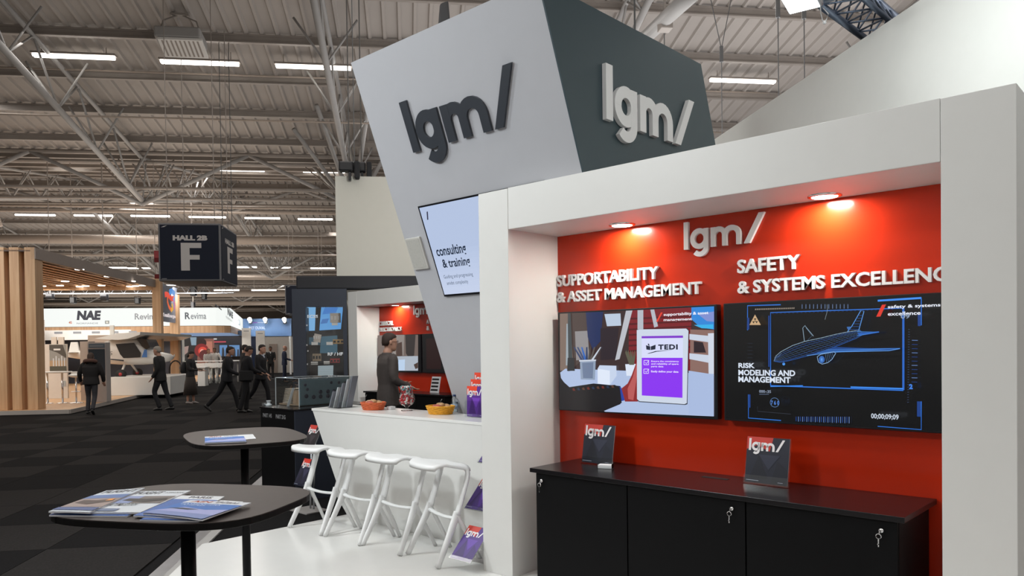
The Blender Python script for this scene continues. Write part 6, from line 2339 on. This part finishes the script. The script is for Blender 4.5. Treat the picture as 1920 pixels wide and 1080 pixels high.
    if skirt:
        ym = sum(a_[2][1] for a_ in ank) / 2
        lofts(q, [(pel + np.array([0, ym, skirt - pz]), X1 * .25, np.array([0, .22, 0])), (pel + np.array([0, ym * .5, -.3]), X1 * .21, np.array([0, .18, 0])), (pel + np.array([0, 0, .04]), X1 * .16, fw * .12)], 18)
        q.build('skirt', lm, t, True)
    else:
        lofts(q, [(sp(-.10), X1 * .155, fw * .115), (sp(.0), X1 * .165, fw * .12), (sp(.10), X1 * .15, fw * .11)], 14)
        for hip, knee, an, sh in ank:
            chain(q, [pel + hip + np.array([0, 0, .0]), pel + hip * .5 + knee * .5, pel + knee, pel + knee * .4 + an * .6, pel + an + np.array([0, 0, .0])], [(.092, .095), (.085, .085), (.065, .066), (.060, .062), (.055, .062)], 10)
        remesh(q, 'trousers', lm, t, vox, 2)
    for hip, knee, an, sh in ank:
        a3 = pel + an
        pitch = R(max(-10, min(60, -sh * .9))) if an[2] > low + .03 else 0
        fd = np.array([0, math.cos(pitch), -math.sin(pitch)])
        fn = np.array([0, math.sin(pitch), math.cos(pitch)])
        z_ = MB()
        lofts(z_, [(a3 - fd * .06 - fn * .050, X1 * .030, fn * .032), (a3 - fd * .02 - fn * .035, X1 * .036, fn * .048), (a3 + fd * .06 - fn * .045, X1 * .040, fn * .038), (a3 + fd * .13 - fn * .060, X1 * .042, fn * .024), (a3 + fd * .175 - fn * .066, X1 * .026, fn * .016)], 12)
        z_.build('shoe', mat('shoe_%.2f' % shoes[0], shoes, .4), t, True)
    # hair
    hm = mat('hair_%.3f' % hair[0], hair, .7, noise=.4, scale=120)
    h = MB()
    if hairstyle == 'short' and not bald:
        lofts(h, [HS(-.045, .060, .045, -.055), HS(-.01, .079, .066, -.042), HS(.035, .083, .082, -.026), HS(.075, .080, .100, -.006), HS(.105, .060, .080, -.006), HS(.128, .026, .036, -.01)], 16)
    elif hairstyle == 'bun':
        lofts(h, [HS(-.11, .060, .045, -.055), HS(-.02, .086, .070, -.042), HS(.035, .088, .088, -.026), HS(.08, .082, .100, -.008), HS(.115, .055, .07, -.008), HS(.134, .022, .03, -.01)], 16)
    elif bald:
        lofts(h, [HS(-.065, .060, .040, -.062), HS(-.03, .080, .056, -.050), HS(.01, .080, .050, -.058), HS(.03, .065, .04, -.064)], 16)
    h.build('hair', hm, t, True)
    for e in extras:
        e(t, dict(sp=sp, X=X1, fw=fw, up=up, neck=neck, hc=hc, hu=hu, hf=hf, hr=hr, arms=arms, pel=pel, HS=HS))
    return t


def glasses(t, k):
    for sx in (-1, 1):
        c = k['hc'] + k['hf'] * .102 + k['hr'] * sx * .032 + k['hu'] * .010
        MB().tube([c + k['hr'] * .024 * math.cos(q) + k['hu'] * .018 * math.sin(q) for q in np.linspace(0, 2 * PI, 15)], .0025, 5).build('glasses_rim', mat('glasses_red', (.08, .01, .01), .3), t, True)
        MB().tube([c + k['hr'] * sx * .024, k['hc'] + k['hr'] * sx * .082 - k['hf'] * .01 + k['hu'] * .008], .0025, 5).build('glasses_arm', _M['glasses_red'], t, True)


def fur_hood(t, k):
    m = MB()
    c = k['neck'] + k['up'] * .03
    m.tube([c + k['X'] * .135 * math.cos(q) + k['fw'] * (.125 * math.sin(q) - .02) + k['up'] * (.02 - .03 * math.sin(q)) for q in np.linspace(0, 2 * PI, 21)], .055, 10, False)
    m.build('fur_collar', mat('fur_brown', (.12, .06, .045), .9, noise=.8, scale=160, bump=1.), t, True)


def backpack(t, k):
    m = MB()
    lofts(m, [(k['sp'](.08, -.17), k['X'] * .12, k['fw'] * .07), (k['sp'](.12, -.20), k['X'] * .155, k['fw'] * .12), (k['sp'](.35, -.20), k['X'] * .155, k['fw'] * .12), (k['sp'](.46, -.17), k['X'] * .11, k['fw'] * .07)], 14)
    m.build('backpack', mat('pack_black', (.012, .012, .014), .7), t, True)
    for s in (-1, 1):
        MB().tube([k['sp'](.44, -.12) + k['X'] * s * .09, k['sp'](.50, .0) + k['X'] * s * .10, k['sp'](.42, .12) + k['X'] * s * .11, k['sp'](.2, .13) + k['X'] * s * .12, k['sp'](.12, -.08) + k['X'] * s * .16], .014, 6).build('strap', mat('pack_black', (.012, .012, .014), .7), t, True)
    MB().obox(k['sp'](.24, -.325) + k['X'] * .03, k['X'] * .06, k['up'] * .06, k['fw'] * -.004).build('badge', mat('badge_pale', (.4, .38, .38), .5), t)


def shoulder_bag(side):
    def f(t, k):
        o = k['pel'] + k['X'] * side * .16 + np.array([0, -.22, -.08])
        MB().obox(o, k['X'] * side * .09, np.array([0, .36, 0]), (0, 0, .26)).build('bag', mat('pack_black', (.012, .012, .014), .7), t, bevel=.02)
        MB().tube([o + np.array([side * .045, .04, .26]), k['neck'] + k['X'] * -side * .09 - k['fw'] * .10 - k['up'] * .02, k['neck'] + k['X'] * -side * .10 + k['fw'] * .06, o + np.array([side * .045, .32, .26])], .012, 6).build('strap', _M['pack_black'], t, True)
    return f


def tie(t, k):
    MB().obox(k['sp'](.22, .125) - k['X'] * .022, k['X'] * .044, k['up'] * .26, k['fw'] * .012).build('tie', mat('tie_dark', (.03, .03, .05), .5), t)


# heading 0 = +Y.  Away from the camera down the aisle is HA, to the right of the picture HA - 90 deg
AW, RT, LF, TO = HA, HA - PI / 2, HA + PI / 2, HA + PI
DKC = (.0095, .009, .010)
person('person in a black padded jacket with brown fur collar walking away down the aisle', gr(172, 776), AW + .1, 1.62, coat=(.010, .008, .008), legs=(.035, .034, .04), hair=(.06, .035, .025), legpose=((12, -12), (-6, -34)), armpose=((8, 30, 24), (4, 22, 22)),
       hairstyle='bun', coat_len=.82, coat_fat=1.28, extras=(fur_hood,), headtilt=6)
person('grey-haired person in a dark suit walking left past the aircraft', gr(302, 769), LF - .15, 1.80, coat=DKC, legs=(.010, .010, .013), hair=(.32, .28, .24), legpose=((16, -18), (-14, -20)), armpose=((-8, 30, 6), (6, 42, 6)), lean=3, coat_len=.78, shirt=(.5, .5, .52), coat_fat=1.1, headtilt=6)
person('person in a long dark skirt wearing a black backpack, looking at a phone', gr(358, 757), RT - .2, 1.62, coat=(.012, .011, .012), legs=(.035, .026, .022), hair=(.02, .014, .012), legpose=((4, 2), (-4, -4)), armpose=((18, 78, 6), (22, 80, 6)), skirt=.30, coat_len=.86,
       hairstyle='bun', shoes=(.28, .25, .24), extras=(backpack,), headtilt=22)
person('dark-haired person in a dark suit taking a long stride to the right', gr(426, 772), RT + .05, 1.78, coat=(.010, .010, .014), legs=(.009, .009, .012), legpose=((24, 14), (-26, -42)), armpose=((-18, 12, 8), (14, 60, 6)), lean=6, coat_len=.80, coat_fat=1.12)
person('person in a black jacket with a shoulder bag, head bent, behind the striding one', gr(462, 774), RT + .45, 1.74, coat=(.009, .009, .012), legs=(.008, .008, .010), legpose=((8, -6), (-10, -16)), armpose=((14, 62, 6), (16, 66, 6)), lean=5, headtilt=24, coat_len=.78, shirt=(.5, .5, .5), coat_fat=1.1,
       extras=(shoulder_bag(1),))
person('person mostly hidden behind the one with the shoulder bag', at(459, 745, 26.0) * np.array([1, 1, 0]), RT + .3, 1.80, coat=(.008, .008, .010), legs=(.008, .008, .010), legpose=((8, 0), (-8, -14)), coat_len=.78)
person('dark-haired person in a black suit and open white collar walking right', at(489, 745, 21.8) * np.array([1, 1, 0]), RT - .35, 1.80, coat=(.011, .011, .014), legs=(.010, .010, .014), legpose=((20, 6), (-20, -40)), armpose=((-6, 20, 8), (12, 50, 8)), lean=3, coat_len=.78, shirt=(.45, .5, .6), coat_fat=1.1)
person('distant person in a dark open jacket and white shirt facing the viewer', gr(508, 712), TO + .2, 1.78, coat=(.012, .012, .012), legs=(.012, .012, .014), skin=SKIN2, legpose=((2, 0), (-2, -2)), armpose=((10, 60, 8), (10, 64, 8)), coat_len=.78, shirt=(.55, .55, .55), vox=.022)
person('bald person in a blue suit standing beside the navy showcase, facing right', gr(534, 716), RT + .2, 1.80, coat=(.014, .022, .055), legs=(.012, .018, .045), hair=(.3, .24, .2), bald=True, legpose=((4, 0), (-4, -4)), armpose=((14, 70, 6), (12, 66, 6)), coat_len=.78, shirt=(.5, .52, .58), vox=.02)
person('distant person in a white top at the left of the far high table', at(391, 690, 41.4) * np.array([1, 1, 0]), TO + .5, 1.70, coat=(.55, .52, .50), legs=(.1, .1, .1), hair=(.16, .09, .05), armpose=((20, 70, 10), (20, 70, 10)), coat_len=.86, hairstyle='bun', vox=.025)
person('distant person in a white shirt leaning at the far high table', at(404, 690, 41.5) * np.array([1, 1, 0]), TO, 1.76, coat=(.62, .60, .58), legs=(.1, .1, .1), hair=(.03, .02, .015), skin=SKIN2, armpose=((14, 40, 26), (14, 40, 26)), lean=8, coat_len=.86, vox=.025)
pm = at(727, 700, 10.4)
person('person with glasses in a grey-brown jacket behind the counter, turned to the far screen', (pm[0], pm[1], .056), RT + .42, 1.78, coat=(.062, .050, .046), legs=(.02, .02, .022), hair=(.035, .018, .012), legpose=((3, 0), (-3, -3)),
       armpose=((2, 80, 6), (-2, 66, 14)), headturn=-6, coat_len=.76, vox=.012, coat_fat=1.08, extras=(glasses,), shirt=(.35, .35, .36), headtilt=2)
